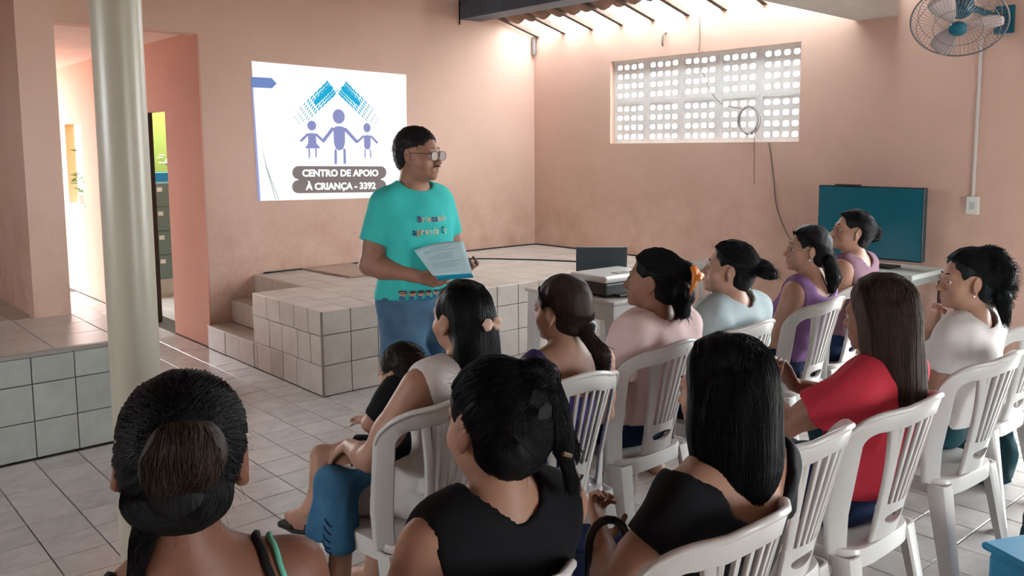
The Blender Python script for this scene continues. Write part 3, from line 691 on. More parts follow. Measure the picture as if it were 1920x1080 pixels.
# ---------------------------------------------------------------- implicit-surface figures
A3 = lambda p: np.asarray(p, dtype=np.float32)
def cap(a, b, ra, rb=None): return ('c', A3(a), A3(b), float(ra), float(ra if rb is None else rb))
def ell(c, r, R=None): return ('e', A3(c), A3(r), None if R is None else A3(R))
def tcap(a, b, ra, rb=None): return ('t', A3(a), A3(b), float(ra), float(ra if rb is None else rb))      # flat-ended at b
def pl(p, n):
    n = A3(n); return ('p', A3(p), n/np.linalg.norm(n))
def infl(p, e):
    if p[0] in 'ct': return (p[0], p[1], p[2], p[3]+e, p[4]+e)
    return ('e', p[1], p[2]+e, p[3])
def dist(p, X, Y, Z):
    if p[0] in 'ct':
        a, b, ra, rb = p[1:]; d = b-a; L = float(d@d)+1e-12
        t = np.clip(((X-a[0])*d[0]+(Y-a[1])*d[1]+(Z-a[2])*d[2])/L, 0, 1)
        f = np.sqrt((X-a[0]-t*d[0])**2+(Y-a[1]-t*d[1])**2+(Z-a[2]-t*d[2])**2)-(ra+(rb-ra)*t)
        return f if p[0] == 'c' else np.maximum(f, ((X-b[0])*d[0]+(Y-b[1])*d[1]+(Z-b[2])*d[2])/math.sqrt(L))
    if p[0] == 'e':
        c, r, R = p[1:]; x, y, z = X-c[0], Y-c[1], Z-c[2]
        if R is not None: x, y, z = R[0, 0]*x+R[1, 0]*y+R[2, 0]*z, R[0, 1]*x+R[1, 1]*y+R[2, 1]*z, R[0, 2]*x+R[1, 2]*y+R[2, 2]*z
        k0 = np.sqrt((x/r[0])**2+(y/r[1])**2+(z/r[2])**2); k1 = np.sqrt((x/r[0]**2)**2+(y/r[1]**2)**2+(z/r[2]**2)**2)+1e-6
        return k0*(k0-1)/k1
    q, n = p[1:]; return (X-q[0])*n[0]+(Y-q[1])*n[1]+(Z-q[2])*n[2]
def bounds(p):
    if p[0] in 'ct': r = max(p[3], p[4]); return np.minimum(p[1], p[2])-r, np.maximum(p[1], p[2])+r
    r = p[2] if p[3] is None else np.full(3, p[2].max()); return p[1]-r, p[1]+r
class Field:
    """ops: ('u',prim,k,tag) union, ('s',prim,k) subtract, ('i',plane) keep behind plane, ('n',amp,freq,seed) wrinkles"""
    def __init__(s): s.ops = []
    def u(s, p, k=.02, tag=0): s.ops.append(('u', p, k, tag)); return s
    def s(s, p, k=.01): s.ops.append(('s', p, k)); return s
    def i(s, p): s.ops.append(('i', p)); return s
    def n(s, amp, freq, seed=0, st=(1, 1, 1)): s.ops.append(('n', amp, freq, seed, st)); return s
    def bbox(s):
        B = [bounds(o[1]) for o in s.ops if o[0] == 'u']; return np.min([b[0] for b in B], 0)-.01, np.max([b[1] for b in B], 0)+.01
    def ev(s, X, Y, Z):
        F = np.full(np.broadcast(X, Y, Z).shape, 1.0, np.float32)
        for o in s.ops: F = s.app(o, F, X, Y, Z)
        return F
    def app(s, o, F, X, Y, Z):
        if o[0] == 'u':
            d = dist(o[1], X, Y, Z); k = o[2]; h = np.maximum(k-np.abs(F-d), 0)/k; return np.minimum(F, d)-h*h*k*.25
        if o[0] == 's':
            d = -dist(o[1], X, Y, Z); k = o[2]; h = np.maximum(k-np.abs(F-d), 0)/k; return np.maximum(F, d)+h*h*k*.25
        if o[0] == 'i': return np.maximum(F, dist(o[1], X, Y, Z))
        amp, f, sd, st = o[1:]
        x, y, z = X*f*st[0]+sd, Y*f*st[1]+sd*1.7, Z*f*st[2]-sd
        return F+amp*(np.sin(x+1.7*np.sin(y*.8+z*.6))*np.sin(y*1.1+1.3*np.sin(z*.9))+.6*np.sin(z*1.3+x*.7+2*np.sin(x*.5+y)))
    def mesh(s, h, lo=None, hi=None):
        b0, b1 = s.bbox(); lo = b0 if lo is None else np.maximum(lo, b0); hi = b1 if hi is None else np.minimum(hi, b1)
        n = np.ceil((hi-lo)/h).astype(int)+2
        ax = [(lo[i]-h*.5+h*np.arange(n[i])).astype(np.float32) for i in range(3)]
        F = np.full(n, 1.0, np.float32); T = np.zeros(n, np.int8); D = np.full(n, 9.0, np.float32)
        for o in s.ops:
            if o[0] in 'us':
                p0, p1 = bounds(o[1]); pad = o[2]+2*h; sl = []
                for i in range(3):
                    a = int(np.searchsorted(ax[i], p0[i]-pad)); b = int(np.searchsorted(ax[i], p1[i]+pad)); sl.append(slice(a, b))
                if any(q.stop <= q.start for q in sl): continue
                sl = tuple(sl)
            else: sl = (slice(None),)*3
            X, Y, Z = ax[0][sl[0]][:, None, None], ax[1][sl[1]][None, :, None], ax[2][sl[2]][None, None, :]
            if o[0] == 'u':
                d = dist(o[1], X, Y, Z); w = d < D[sl]; T[sl][w] = o[3]; D[sl] = np.minimum(D[sl], d)
            F[sl] = s.app(o, F[sl], X, Y, Z)
        return surface_nets(F, T, ax, h)
def surface_nets(F, T, ax, h):
    S = F < 0; nx, ny, nz = F.shape; cnt = np.zeros((nx-1, ny-1, nz-1), np.int8)
    cor = [(i, j, k) for i in (0, 1) for j in (0, 1) for k in (0, 1)]
    for (i, j, k) in cor: cnt += S[i:nx-1+i, j:ny-1+j, k:nz-1+k]
    act = np.argwhere((cnt > 0) & (cnt < 8))
    if len(act) == 0: return np.zeros((0, 3)), np.zeros((0, 4), int), np.zeros(0, int)
    V8 = np.stack([F[act[:, 0]+i, act[:, 1]+j, act[:, 2]+k] for (i, j, k) in cor], 1)
    P = np.zeros((len(act), 3), np.float32); C = np.zeros(len(act), np.float32); cf = np.array(cor, np.float32)
    for a in range(8):
        for bit in (1, 2, 4):
            if a & bit: continue
            b = a | bit; va, vb = V8[:, a], V8[:, b]; m = (va < 0) != (vb < 0); t = np.where(m, va/np.where(m, va-vb, 1), 0)
            P += m[:, None]*(cf[a]+t[:, None]*(cf[b]-cf[a])); C += m
    P /= C[:, None]
    V = np.stack([ax[i][act[:, i]] for i in range(3)], 1)+P*h
    idx = np.full(cnt.shape, -1, np.int32); idx[act[:, 0], act[:, 1], act[:, 2]] = np.arange(len(act))
    Q = []
    for axis in range(3):
        u, v = [(1, 2), (2, 0), (0, 1)][axis]
        A = [slice(1, -1)]*3; A[axis] = slice(0, -1); B = list(A); B[axis] = slice(1, None)
        s0, s1 = S[tuple(A)], S[tuple(B)]; e = np.argwhere(s0 != s1); 
        if len(e) == 0: continue
        e0 = e.copy(); e0[:, [u, v]] += 1; flip = s0[e[:, 0], e[:, 1], e[:, 2]]
        def cell(du, dv):
            c = e0.copy(); c[:, u] -= du; c[:, v] -= dv; return idx[c[:, 0], c[:, 1], c[:, 2]]
        q = np.stack([cell(1, 1), cell(0, 1), cell(0, 0), cell(1, 0)], 1)
        q[~flip] = q[~flip][:, ::-1]; Q.append(q[(q >= 0).all(1)])
    Q = np.concatenate(Q); tg = T[act[:, 0], act[:, 1], act[:, 2]]
    return V, Q, tg[Q[:, 0]]
def np_mesh(name, V, Q, mats, parent, midx=None, smooth=True):
    me = bpy.data.meshes.new(name); n = len(Q); k = Q.shape[1]
    me.vertices.add(len(V)); me.vertices.foreach_set('co', np.asarray(V, np.float32).ravel())
    me.loops.add(n*k); me.loops.foreach_set('vertex_index', np.asarray(Q, np.int32).ravel())
    me.polygons.add(n); me.polygons.foreach_set('loop_start', np.arange(0, n*k, k, dtype=np.int32))
    for m in mats: me.materials.append(m)
    if midx is not None: me.polygons.foreach_set('material_index', np.asarray(midx, np.int32))
    if smooth: me.polygons.foreach_set('use_smooth', np.ones(n, dtype=bool))
    me.update(calc_edges=True); me.validate(); return link(bpy.data.objects.new(name, me), parent)

def Rz(a): c, s = math.cos(a), math.sin(a); return np.array([[c, -s, 0], [s, c, 0], [0, 0, 1]], np.float32)
def Rx(a): c, s = math.cos(a), math.sin(a); return np.array([[1, 0, 0], [0, c, -s], [0, s, c]], np.float32)
def Ry(a): c, s = math.cos(a), math.sin(a); return np.array([[c, 0, s], [0, 1, 0], [-s, 0, c]], np.float32)
def unit(v): v = np.asarray(v, np.float32); return v/np.linalg.norm(v)
rad = math.radians

# default seated skeleton, facing +y, floor under the seat centre is the origin; L is -x, R is +x
SIT = dict(pelvis=(0, -.045, .515), belly=(0, -.105, .645), chest=(0, -.155, .805), neck=(0, -.175, .925), head=(0, -.145, 1.083),
           shL=(-.162, -.165, .882), elL=(-.222, -.11, .645), wrL=(-.10, .10, .60), hdL=(.40, .88, -.12), hnL=(0, -.2, -1),
           hipL=(-.085, -.02, .50), knL=(-.105, .37, .475), anL=(-.105, .34, .085), toL=(-.12, .49, .028),
           shR=(.162, -.165, .882), elR=(.222, -.11, .645), wrR=(.10, .10, .60), hdR=(-.40, .88, -.12), hnR=(0, -.2, -1),
           hipR=(.085, -.02, .50), knR=(.105, .37, .475), anR=(.105, .34, .085), toR=(.12, .49, .028))

def hand_prims(W, d, n, side, s=1.0, curl=.5, spread=.12):
    """palm, four fingers and thumb; d points along the fingers, n out of the palm; side=+1 thumb on the d x n side"""
    W = np.asarray(W, np.float32); d = unit(d); n = np.asarray(n, np.float32); n = unit(n-d*(n@d)); t = np.cross(d, n)*side
    P = []; K = W+d*.085*s
    for u in (-.027, -.009, .009, .026): P.append((cap(W+t*u*.55*s+d*.01*s, K+t*u*s, .013*s, .0105*s), .012))
    for u, L, r in ((-.030, .060, .0073), (-.0105, .072, .008), (.0095, .077, .0083), (.029, .070, .0082)):
        base = K+t*u*s; dd = unit(d+t*u*spread*14); c = curl*(1.15 if u < 0 else 1)
        p = base; ang = .25*c
        for q, (fr, rr) in enumerate(((.44, 1), (.31, .93), (.25, .85))):
            v = dd*math.cos(ang)+n*math.sin(ang); e = p+v*L*fr*s; P.append((cap(p, e, r*rr*s, r*rr*.93*s), .004)); p = e; ang += .95*c
    tb_ = W+d*.022*s+t*.026*s; v1 = unit(t*.75+d*.65+n*.35); e1 = tb_+v1*.036*s; v2 = unit(t*.35+d*.85+n*(.25+.5*curl)); e2 = e1+v2*.030*s; v3 = unit(t*.05+d*.9+n*(.3+.6*curl)); e3 = e2+v3*.024*s
    P += [(cap(tb_, e1, .0135*s, .0105*s), .012), (cap(e1, e2, .0100*s, .009*s), .004), (cap(e2, e3, .009*s, .0075*s), .004)]
    return P

def head_prims(fem=True, s=1.0, chub=1.0, eo=0.0):
    """head-local primitives: (prim, k, op, tag); face looks along +y"""
    w = chub
    L = [(ell((0, -.014, .026), (.073, .093, .084)), .02, 'u', 0), (ell((0, .022, -.028), (.062*w, .066, .083)), .03, 'u', 0),
         (ell((0, .040, -.078), (.046*w, .046, .032)), .025, 'u', 0), (ell((0, .078, -.098), (.019, .014, .014)), .02, 'u', 0),
         (cap((-.034, .073, .014), (.034, .073, .014), .0135 if fem else .016), .018, 'u', 0),
         (ell((-.038*w, .058, -.038), (.024*w, .024, .026)), .02, 'u', 0), (ell((.038*w, .058, -.038), (.024*w, .024, .026)), .02, 'u', 0),
         (ell((-.031, .098, -.006), (.017, .016, .010)), .010, 's', 0), (ell((.031, .098, -.006), (.017, .016, .010)), .010, 's', 0),
         (cap((0, .085, .004), (0, .104, -.034), .0075, .0115), .012, 'u', 0), (ell((0, .108, -.036), (.010, .010, .008)), .008, 'u', 0),
         (ell((-.0115, .097, -.040), (.008, .010, .007)), .006, 'u', 0), (ell((.0115, .097, -.040), (.008, .010, .007)), .006, 'u', 0),
         (ell((0, .086, -.066), (.026, .012, .018)), .012, 'u', 0),
         (cap((-.019, .086, -.0625), (0, .0945, -.0605), .0045, .006), .006, 'u', 1), (cap((.019, .086, -.0625), (0, .0945, -.0605), .0045, .006), .006, 'u', 1),
         (cap((-.016, .086, -.072), (.016, .086, -.072), .0065, .0065), .006, 'u', 1), (ell((0, .092, -.0725), (.011, .006, .006)), .006, 'u', 1),
         (cap((-.02, .0955, -.0672), (.02, .0955, -.0672), .0022), .003, 's', 0)]
    for sx in (-1, 1):
        R = Rz(-sx*.35) @ Rx(.15)
        L += [(ell((sx*(.075+eo), -.006-eo*.6, -.012), (.008, .019, .031), R), .006, 'u', 0), (ell((sx*(.0835+eo), -.003-eo*.6, -.009), (.005, .010, .018), R), .004, 's', 0), (ell((sx*(.073+eo), .002-eo*.6, -.042), (.007+eo*.3, .009, .010)), .006, 'u', 0)]
    return L
def xform(p, R, c, s):
    if p[0] == 'c': return ('c', (R @ p[1])*s+c, (R @ p[2])*s+c, p[3]*s, p[4]*s)
    if p[0] == 'p': return ('p', (R @ p[1])*s+c, R @ p[2])
    return ('e', (R @ p[1])*s+c, p[2]*s, R if p[3] is None else R @ p[3])

def skin_mat(name, c): return mat(name, c, .5, .35, scale=14, col2=tuple(x*.84 for x in c), bump=.04, bscale=120, sss=.06)
def cloth_mat(name, c, rough=.85, var=.15): return mat(name, c, rough, .2, var=var, scale=6, bump=.15, bscale=180)
M_EYEW = mat('eye_white', (.52, .48, .46), .25, .5); M_IRIS = mat('iris_dark', (.02, .012, .008), .2, .5)

def tubes(P, r0, r1, n=3):
    """P (N,K,3) polylines -> tapered n-gon tubes"""
    N, K, _ = P.shape; Tn = np.gradient(P, axis=1); Tn /= np.linalg.norm(Tn, axis=2, keepdims=True)+1e-9
    ref = np.array([.31, .52, .79], np.float32); U = np.cross(Tn, ref); U /= np.linalg.norm(U, axis=2, keepdims=True)+1e-9; Wv = np.cross(Tn, U)
    r = (r0+(r1-r0)*np.linspace(0, 1, K))[None, :, None]
    rings = [P+r*(math.cos(2*math.pi*k/n)*U+math.sin(2*math.pi*k/n)*Wv) for k in range(n)]
    V = np.stack(rings, 2).reshape(-1, 3); b = (np.arange(N)[:, None]*K+np.arange(K-1)[None, :])*n; Q = []
    for k in range(n): Q.append(np.stack([b+k, b+(k+1) % n, b+n+(k+1) % n, b+n+k], -1).reshape(-1, 4))
    return V, np.concatenate(Q)
def project(fld, P, off, it=5):
    sh = P.shape; p = P.reshape(-1, 3).astype(np.float32); e = .003
    for _ in range(it):
        f0 = fld.ev(p[:, 0], p[:, 1], p[:, 2]); g = np.stack([fld.ev(p[:, 0]+e*(i == 0), p[:, 1]+e*(i == 1), p[:, 2]+e*(i == 2))-f0 for i in range(3)], 1)/e
        g /= np.maximum(np.linalg.norm(g, axis=1, keepdims=True), .3); p = p-np.clip(f0-off, -.04, .04)[:, None]*g
    return p.reshape(sh)
def strand_paths(fld, S, Vi, E, off, K=12, jit=.006):
    t = np.linspace(0, 1, K, dtype=np.float32)[None, :, None]; S, Vi, E = [np.asarray(q, np.float32)[:, None, :] for q in (S, Vi, E)]
    P = (1-t)**2*S+2*t*(1-t)*Vi+t*t*E
    N = len(S); ph = np.random.rand(N, 1, 3)*6.28; P = P+jit*np.sin(t*np.random.uniform(2, 6, (N, 1, 1))+ph)*t*(1.2-t)
    of = np.repeat(off+np.random.uniform(0, 1, (N, 1))**2*(.0038 if K > 6 else .0008), K, 1).ravel().astype(np.float32)
    return project(fld, P, of)

def person(name, label, loc, rz, J=None, JW=None, dz=0.0, base=SIT, bulk=1.0, skin=(.40, .21, .14), hair='bun', hair_col=(.012, .011, .012), look=(0, 0, 0), head_s=1.0, fem=True, chub=1.0,
           clothes=(), curlL=.6, curlR=.6, hand_s=.92, shoes=None, strands=700, extra_hair=None, strand_r=.0009, hands=True, chest=1.0, belly=1.0, eyes=True, bust=1.0, arm=1.0, wisps=40, res=.0108, puff=0.0, ear_out=0.0):
    root = empty(name, loc, rad(rz)); tag(root, label, 'person', 'people in the hall')
    j = dict(base); j = {k: A3(v) for k, v in j.items()}
    if dz:                                                # taller or shorter torso
        for k_ in ('belly', 'chest', 'neck', 'head', 'shL', 'shR', 'elL', 'elR'): j[k_] = j[k_]+A3((0, 0, dz*min(1, (j[k_][2]-.5)/.42)))
    for k_, v in (J or {}).items(): j[k_] = A3(v)
    for k_, v in (JW or {}).items(): j[k_] = Rz(-rad(rz)) @ (A3(v)-A3((loc[0], loc[1], loc[2] if len(loc) > 2 else 0)))
    b = bulk; B = []
    if base is SIT and b > 1:                             # broader backs stay in front of the chair back
        for k_, q_ in (('belly', belly), ('chest', chest), ('pelvis', 1)): j[k_] = j[k_]+A3((0, (b*q_-1)*.11, 0))
    def add(reg, p, k=.035, t=0): B.append((reg, p, k, t))
    add('pelvis', ell(j['pelvis'], (.165*b, .125*b, .115)), .05)
    add('belly', ell(j['belly'], (.135*b*belly, .105*b*belly, .14)), .06); add('chest', ell(j['chest'], (.150*b*chest, .105*b*chest, .155)), .06)
    mid = (j['shL']+j['shR'])/2
    add('shoulders', cap(j['shL']*.8+mid*.2, j['shR']*.8+mid*.2, .052*b), .05)
    if bust > 0:
        for sx in (-1, 1): add('chest', ell(j['chest']+A3((sx*.068, .085, -.03)), (.062*bust, .055*bust, .06*bust)), .04)
    hc = j['head']; Rh = Rz(rad(look[0])) @ Rx(rad(look[1])) @ Ry(rad(look[2]))
    nk = hc+Rh @ A3((0, -.018, -.07))*head_s
    for sd in 'LR': add('shoulders', cap(j['sh'+sd]*.62+mid*.38+A3((0, 0, .02)), j['neck']*.74+nk*.26, .034*b, .028), .05)
    add('neck', cap(j['neck']-A3((0, 0, .03)), nk, .052*(1 if fem else 1.18)*min(b, 1.12)*head_s, .048*(1 if fem else 1.2)*head_s), .03)
    for sd in 'LR':
        a_, e_, w_ = j['sh'+sd], j['el'+sd], j['wr'+sd]
        add('uarm'+sd, cap(a_, a_*.35+e_*.65, .052*b*arm, .046*b*arm), .035); add('uarm'+sd, cap(a_*.4+e_*.6, e_, .046*b*arm, .037*b*arm), .02)
        m_ = e_*.72+w_*.28; add('farm'+sd, cap(e_, m_, .037*b*arm, .040*b*arm), .02); add('farm'+sd, cap(m_, w_, .040*b*arm, .0245*hand_s*1.05), .02)
        h_, k_, n_, t_ = j['hip'+sd], j['kn'+sd], j['an'+sd], j['to'+sd]
        add('thigh'+sd, cap(h_, h_*.35+k_*.65, .090*b, .074*b), .04); add('thigh'+sd, cap(h_*.35+k_*.65, k_, .074*b, .056*b), .03)
        m_ = k_*.68+n_*.32; back = unit(np.cross(np.cross(k_-n_, t_-n_), k_-n_))*-.012
        add('shin'+sd, cap(k_, m_+back, .054*b, .056*b), .03); add('shin'+sd, cap(m_+back, n_, .056*b, .034), .03)
        f_ = t_-n_; f_[2] = 0; f_ = unit(f_)
        heel = n_-f_*.028; heel = A3((heel[0], heel[1], n_[2]-.058)); toe = A3(t_); ball = heel*.35+toe*.65; ball[2] = toe[2]
        add('foot'+sd, cap(n_, heel, .032, .028), .02); add('foot'+sd, cap(n_, ball, .032, .026), .03); add('foot'+sd, cap(heel, ball, .026, .030), .03); add('foot'+sd, cap(ball, toe, .032, .02), .02)
    F = Field()
    for reg, p, k, t in B: F.u(p, k, t)
    if hands:
        for sd, cu in (('L', curlL), ('R', curlR)):
            for p, k in hand_prims(j['wr'+sd], j['hd'+sd], j['hn'+sd], 1 if sd == 'L' else -1, hand_s, cu): F.u(p, k, 0)
    for p, k, op, t in head_prims(fem, 1, chub, ear_out):
        q = xform(p, Rh, hc, head_s)
        (F.u(q, k*head_s, t) if op == 'u' else F.s(q, k*head_s))
    # coarse body + fine head and hands, one mesh
    parts = []; boxes = [(hc-.135*head_s, hc+.135*head_s)]
    if hands:
        for sd in 'LR':
            c = j['wr'+sd]+unit(j['hd'+sd])*.075*hand_s; boxes.append((c-.105, c+.105))
    V, Q, T = F.mesh(res); c = V[Q].mean(1); keep = np.ones(len(Q), bool)
    for lo, hi in boxes: keep &= ~((c > lo+.006).all(1) & (c < hi-.006).all(1))
    parts.append((V, Q[keep], T[keep]))
    for i, (lo, hi) in enumerate(boxes): parts.append(F.mesh(.0046 if i == 0 else .0052, lo, hi))
    n = 0; Vs, Qs, Ts = [], [], []
    for V, Q, T in parts: Vs.append(V); Qs.append(Q+n); Ts.append(T); n += len(V)
    sk = skin_mat('skin_%02d' % len(bpy.data.objects), skin); lipm = mat('lips_%02d' % len(bpy.data.objects), (skin[0]*.85, skin[1]*.55, skin[2]*.6), .4, .4)
    np_mesh('body', np.concatenate(Vs), np.concatenate(Qs), [sk, lipm], root, np.concatenate(Ts))
    # eyes and brows
    if eyes:
        for sx in (-1, 1):
            c = hc+(Rh @ A3((sx*.031, .0765, -.006)))*head_s; mb = MB(); r = .0118*head_s; vv = []; ff = []; mi = []
            for i in range(9):
                for k in range(12):
                    th = math.pi*i/8; an = 2*math.pi*k/12; q = Rh @ A3((math.sin(th)*math.cos(an), math.cos(th), math.sin(th)*math.sin(an))); vv.append(c+q*r)
            for i in range(8):
                for k in range(12): ff.append((i*12+k, i*12+(k+1) % 12, (i+1)*12+(k+1) % 12, (i+1)*12+k)); mi.append(1 if i < 2 else 0)
            mesh_obj('eye', vv, ff, None, root, True, [M_EYEW, M_IRIS], mi)
            Fb = Field()
            for (a, q) in (((.014, .0885, .0225), (.030, .0865, .0245)), ((.030, .0865, .0245), (.046, .0735, .0165))): Fb.u(xform(cap((sx*a[0], a[1], a[2]), (sx*q[0], q[1], q[2]), .0028, .0024), Rh, hc, head_s), .004)
            V, Q, T = Fb.mesh(.002); np_mesh('eyebrow', V, Q, [hair_mat(hair_col)], root)
            # upper eyelid
            Fl = Field().u(xform(cap((sx*.019, .0895, -.003), (sx*.031, .0925, .000), .0026), Rh, hc, head_s), .003).u(xform(cap((sx*.031, .0925, .000), (sx*.043, .0845, -.003), .0026), Rh, hc, head_s), .003)
            V, Q, T = Fl.mesh(.0018); np_mesh('eyelid', V, Q, [sk], root)
    # clothing
    j['nk'] = nk
    for cl_ in clothes: garment(root, B, j, **cl_)
    if hair: make_hair(root, F, hc, Rh, head_s, hair, hair_col, strands, strand_r, j, wisps, puff, not fem)
    if shoes:
        for sd in 'LR':
            G = Field()
            for reg, p, k, t in B:
                if reg == 'foot'+sd: G.u(infl(p, .007), k)
            n_ = j['an'+sd]; G.i(pl(n_-A3((0, 0, .012)), (0, 0, 1)))
            V, Q, T = G.mesh(.006); np_mesh('shoe', V, Q, [shoes], root)
    root['_j'] = 0; del root['_j']
    return root, j, hc, Rh, F, B

def garment(root, B, j, name='shirt', col=None, m=None, regs={}, cuts=(), subs=(), adds=(), wrinkle=.0035, wf=34, k=.03, h=.0098, seed=0, wst=(1, 1, 1)):
    G = Field()
    for reg, p, kk, t in B:
        if reg in regs: G.u(infl(p, regs[reg]), kk)
    for p, kk in adds: G.u(p, kk)
    if wrinkle: G.n(wrinkle, wf, seed+len(bpy.data.objects) % 17, wst)
    for c in cuts: G.i(c)
    for p, kk in subs: G.s(p, kk)
    V, Q, T = G.mesh(h); return np_mesh(name, V, Q, [m], root)

def arm_regs(e, up=True, fore=False): 
    d = {}
    for s in 'LR':
        if up: d['uarm'+s] = e
        if fore: d['farm'+s] = e
    return d
def torso(e, pel=None): return dict(pelvis=e if pel is None else pel, belly=e, chest=e, shoulders=e+.006)
HM = {}
def hair_mat(c):
    k = tuple(round(x, 4) for x in c)
    if k not in HM: HM[k] = mat('hair_%02d' % len(HM), c, .5, .16, var=.35, scale=40, mscale=(1, 1, .15), bump=.25, bscale=160)
    return HM[k]

def make_hair(root, body, hc, Rh, s, style, colr, ns, sr, j, wisps=40, puff=0.0, male=False):
    """hair shell over the cranium plus buns, tails or lengths, then fine strands laid on its surface"""
    H = Field(); m = hair_mat(colr)
    X = lambda p: xform(p, Rh, hc, s)
    pt = lambda *q: hc+(Rh @ A3(q))*s                   # head-local point
    w = lambda *q: hc+A3(q)                             # offset in body axes
    rnd = np.random.uniform
    short = style == 'short'
    e = (.0045 if male else .008 if short else .0105)+puff
    H.u(X(ell((0, -.016, .028), (.073+e, .093+e, .084+e))), .02)
    if not short: H.u(X(ell((0, -.045, -.03), (.068, .065, .075))), .03)
    else: H.u(X(ell((0, -.045, -.02), (.066, .062, .07))), .03)
    P = []
    def hl(n, a0=-125, a1=125):
        """points along the hairline, angle measured from the face"""
        a = np.radians(rnd(a0, a1, n)); f = np.cos(a)
        z = np.where(f > 0, .088-.055*(1-f)**1.1, .02-.10*(-f)); return np.stack([.085*np.sin(a), .098*np.cos(a)-.012, z], 1)
    def W(L): return hc+(np.asarray(L, np.float32) @ Rh.T)*s
    def paths(S, Vi, E, off=.001, K=12, jit=.006): P.append(strand_paths(H, S, Vi, E, off, K, jit))
    face = [(X(ell((0, .108, -.036), (.080, .086, .116)) if HAIR.get(style, {}).get('kind') == 'up' else ell((0, .098, -.048), (.074, .078, .114))), .022)]
    ears = [(X(ell((sx*(.082+puff*.8), .006, -.03), (.022+puff*1.2, .034, .048))), .022) for sx in (-1, 1)]
    nape = (X(pl((0, -.02, -.078), (0, .35, -1))))
    def cut_face(up=True):
        for p, k in face: H.s(p, k)
        if up:
            for p, k in ears: H.s(p, k)
        H.n(.0012, 90, 3, (1, 1, .3))
    if style == 'short':
        H.s(X(ell((0, .105, -.045), (.092, .078, .118)) if male else ell((0, .095, -.055), (.082, .075, .112))), .008)
        for p, k in ears: H.s(p, k)
        H.i(X(pl((0, -.02, -.062), (0, .3, -1)))); H.n(.0016, 150, 3)
        a = hl(ns); S = W(a*.9+A3((0, 0, .02))); d = rnd(-1, 1, (ns, 3)); th = rnd(0, 6.28, ns); ph = np.arccos(rnd(-.3, 1, ns))
        S = W(np.stack([.08*np.sin(ph)*np.cos(th), .1*np.sin(ph)*np.sin(th)-.016, .03+.09*np.cos(ph)], 1)); keep = H.ev(S[:, 0], S[:, 1], S[:, 2]) < .012; S = S[keep]
        paths(S, S+(Rh @ A3((0, .008, .0)))*s, S+(Rh @ A3((0, .02, -.006)))*s+rnd(-.004, .004, S.shape), .0015, 5, .002)
    else:
        spec = HAIR[style]
        if spec['kind'] == 'up':
            cut_face(); H.i(nape); base = A3(spec['bun'][0][0])
            for (c, r) in spec['bun']: H.u(X(ell(c, r)), .012)
            for q in spec.get('tail', ()): H.u(cap(w(*q[0]), w(*q[1]), q[2]*s, q[3]*s), .012)
            H.n(spec.get('mess', .0015), 70, 5, (1, 1, .6))
            a = hl(ns); S = W(a); E = W(base+rnd(-1, 1, (ns, 3))*A3(spec['bun'][0][1])*.35); Vi = (S+E)/2+(((S+E)/2)-hc)*.5
            paths(S, Vi, E, .0008, 9, .004)
            if spec.get('curly'):
                k = ns; q = rnd(-1, 1, (k, 3)); q /= np.linalg.norm(q, axis=1, keepdims=True); ci = np.random.randint(0, len(spec['bun']), k); cs = np.array([A3(b_[0]) for b_ in spec['bun']])[ci]; rs = np.array([A3(b_[1]) for b_ in spec['bun']])[ci]
                S2 = project(H, W(cs+q*rs), .002); t2 = np.linspace(0, 1, 9)[None, :, None]; ph = rnd(0, 6.28, (k, 1, 1)); qn = (q @ Rh.T)[:, None]; a1 = np.cross(q, [.3, .5, .8])[:, None]; L2 = rnd(.012, .03, (k, 1, 1))
                P.append((S2[:, None]+qn*t2*L2*.7+a1*np.sin(t2*9+ph)*.007+np.array([0, -.2, -1])*t2*t2*L2*.6).astype(np.float32))
            for (c, r) in spec['bun']:
                k = max(60, ns//3); th = rnd(0, 6.28, k); ax = unit(rnd(-1, 1, 3)); tt = np.linspace(0, 1, 8); c = A3(c); r = A3(r)
                ph = rnd(-1.1, 1.1, k)[:, None]; an = th[:, None]+tt[None]*rnd(1.2, 2.6, k)[:, None]
                L = np.stack([np.cos(ph+.3*np.sin(an))*np.cos(an)*r[0], np.sin(ph)*r[1]+0*an, np.cos(ph)*np.sin(an)*r[2]], -1)+c
                P.append(project(H, W(L.reshape(-1, 3)).reshape(L.shape), .0012))
            for q in spec.get('tail', ()):
                k = max(50, ns//4); a, b = w(*q[0]), w(*q[1]); S = a+rnd(-1, 1, (k, 3))*q[2]*s*.8; E = b+rnd(-1, 1, (k, 3))*max(q[3], .012)*s*1.1; E = E+(b-a)/np.linalg.norm(b-a)*rnd(0, .03, (k, 1))
                Pq = strand_paths(H, S, (S+E)/2, E, .001, 8, .008); L_ = np.linspace(0, 1, 8)[None, :, None]; tt = (1-np.clip((L_-.8)/.2, 0, 1)); lin = S[:, None]*(1-L_)+E[:, None]*L_; P.append(Pq*tt+lin*(1-tt))
        else:
            cut_face(spec.get('ears', False)); bot = spec['bot']; hw = spec['hw']
            for q in spec['slabs']: H.u(ell(w(*q[0]), q[1], Rz(rad(spec.get('rot', 0)))), .03)
            if spec.get('cut'): H.i(pl(w(0, 0, bot), (0, 0, -1)))
            H.n(spec.get('mess', .0022), 55, 5, (1, 1, .12))
            R_ = Rz(rad(spec.get('rot', 0)))
            S = W(np.stack([rnd(-.012, .012, ns)+spec.get('part', 0), rnd(-.08, .07, ns), np.full(ns, .118)], 1))
            th = rnd(spec.get('a0', -180), spec.get('a1', 0), ns); th = np.radians(th); rr = 1.0
            off = np.stack([hw[0]*np.cos(th), hw[1]*np.sin(th)+hw[2], np.full(ns, bot)+rnd(-.02, .015, ns)*spec.get('rag', 1)], 1) @ R_.T
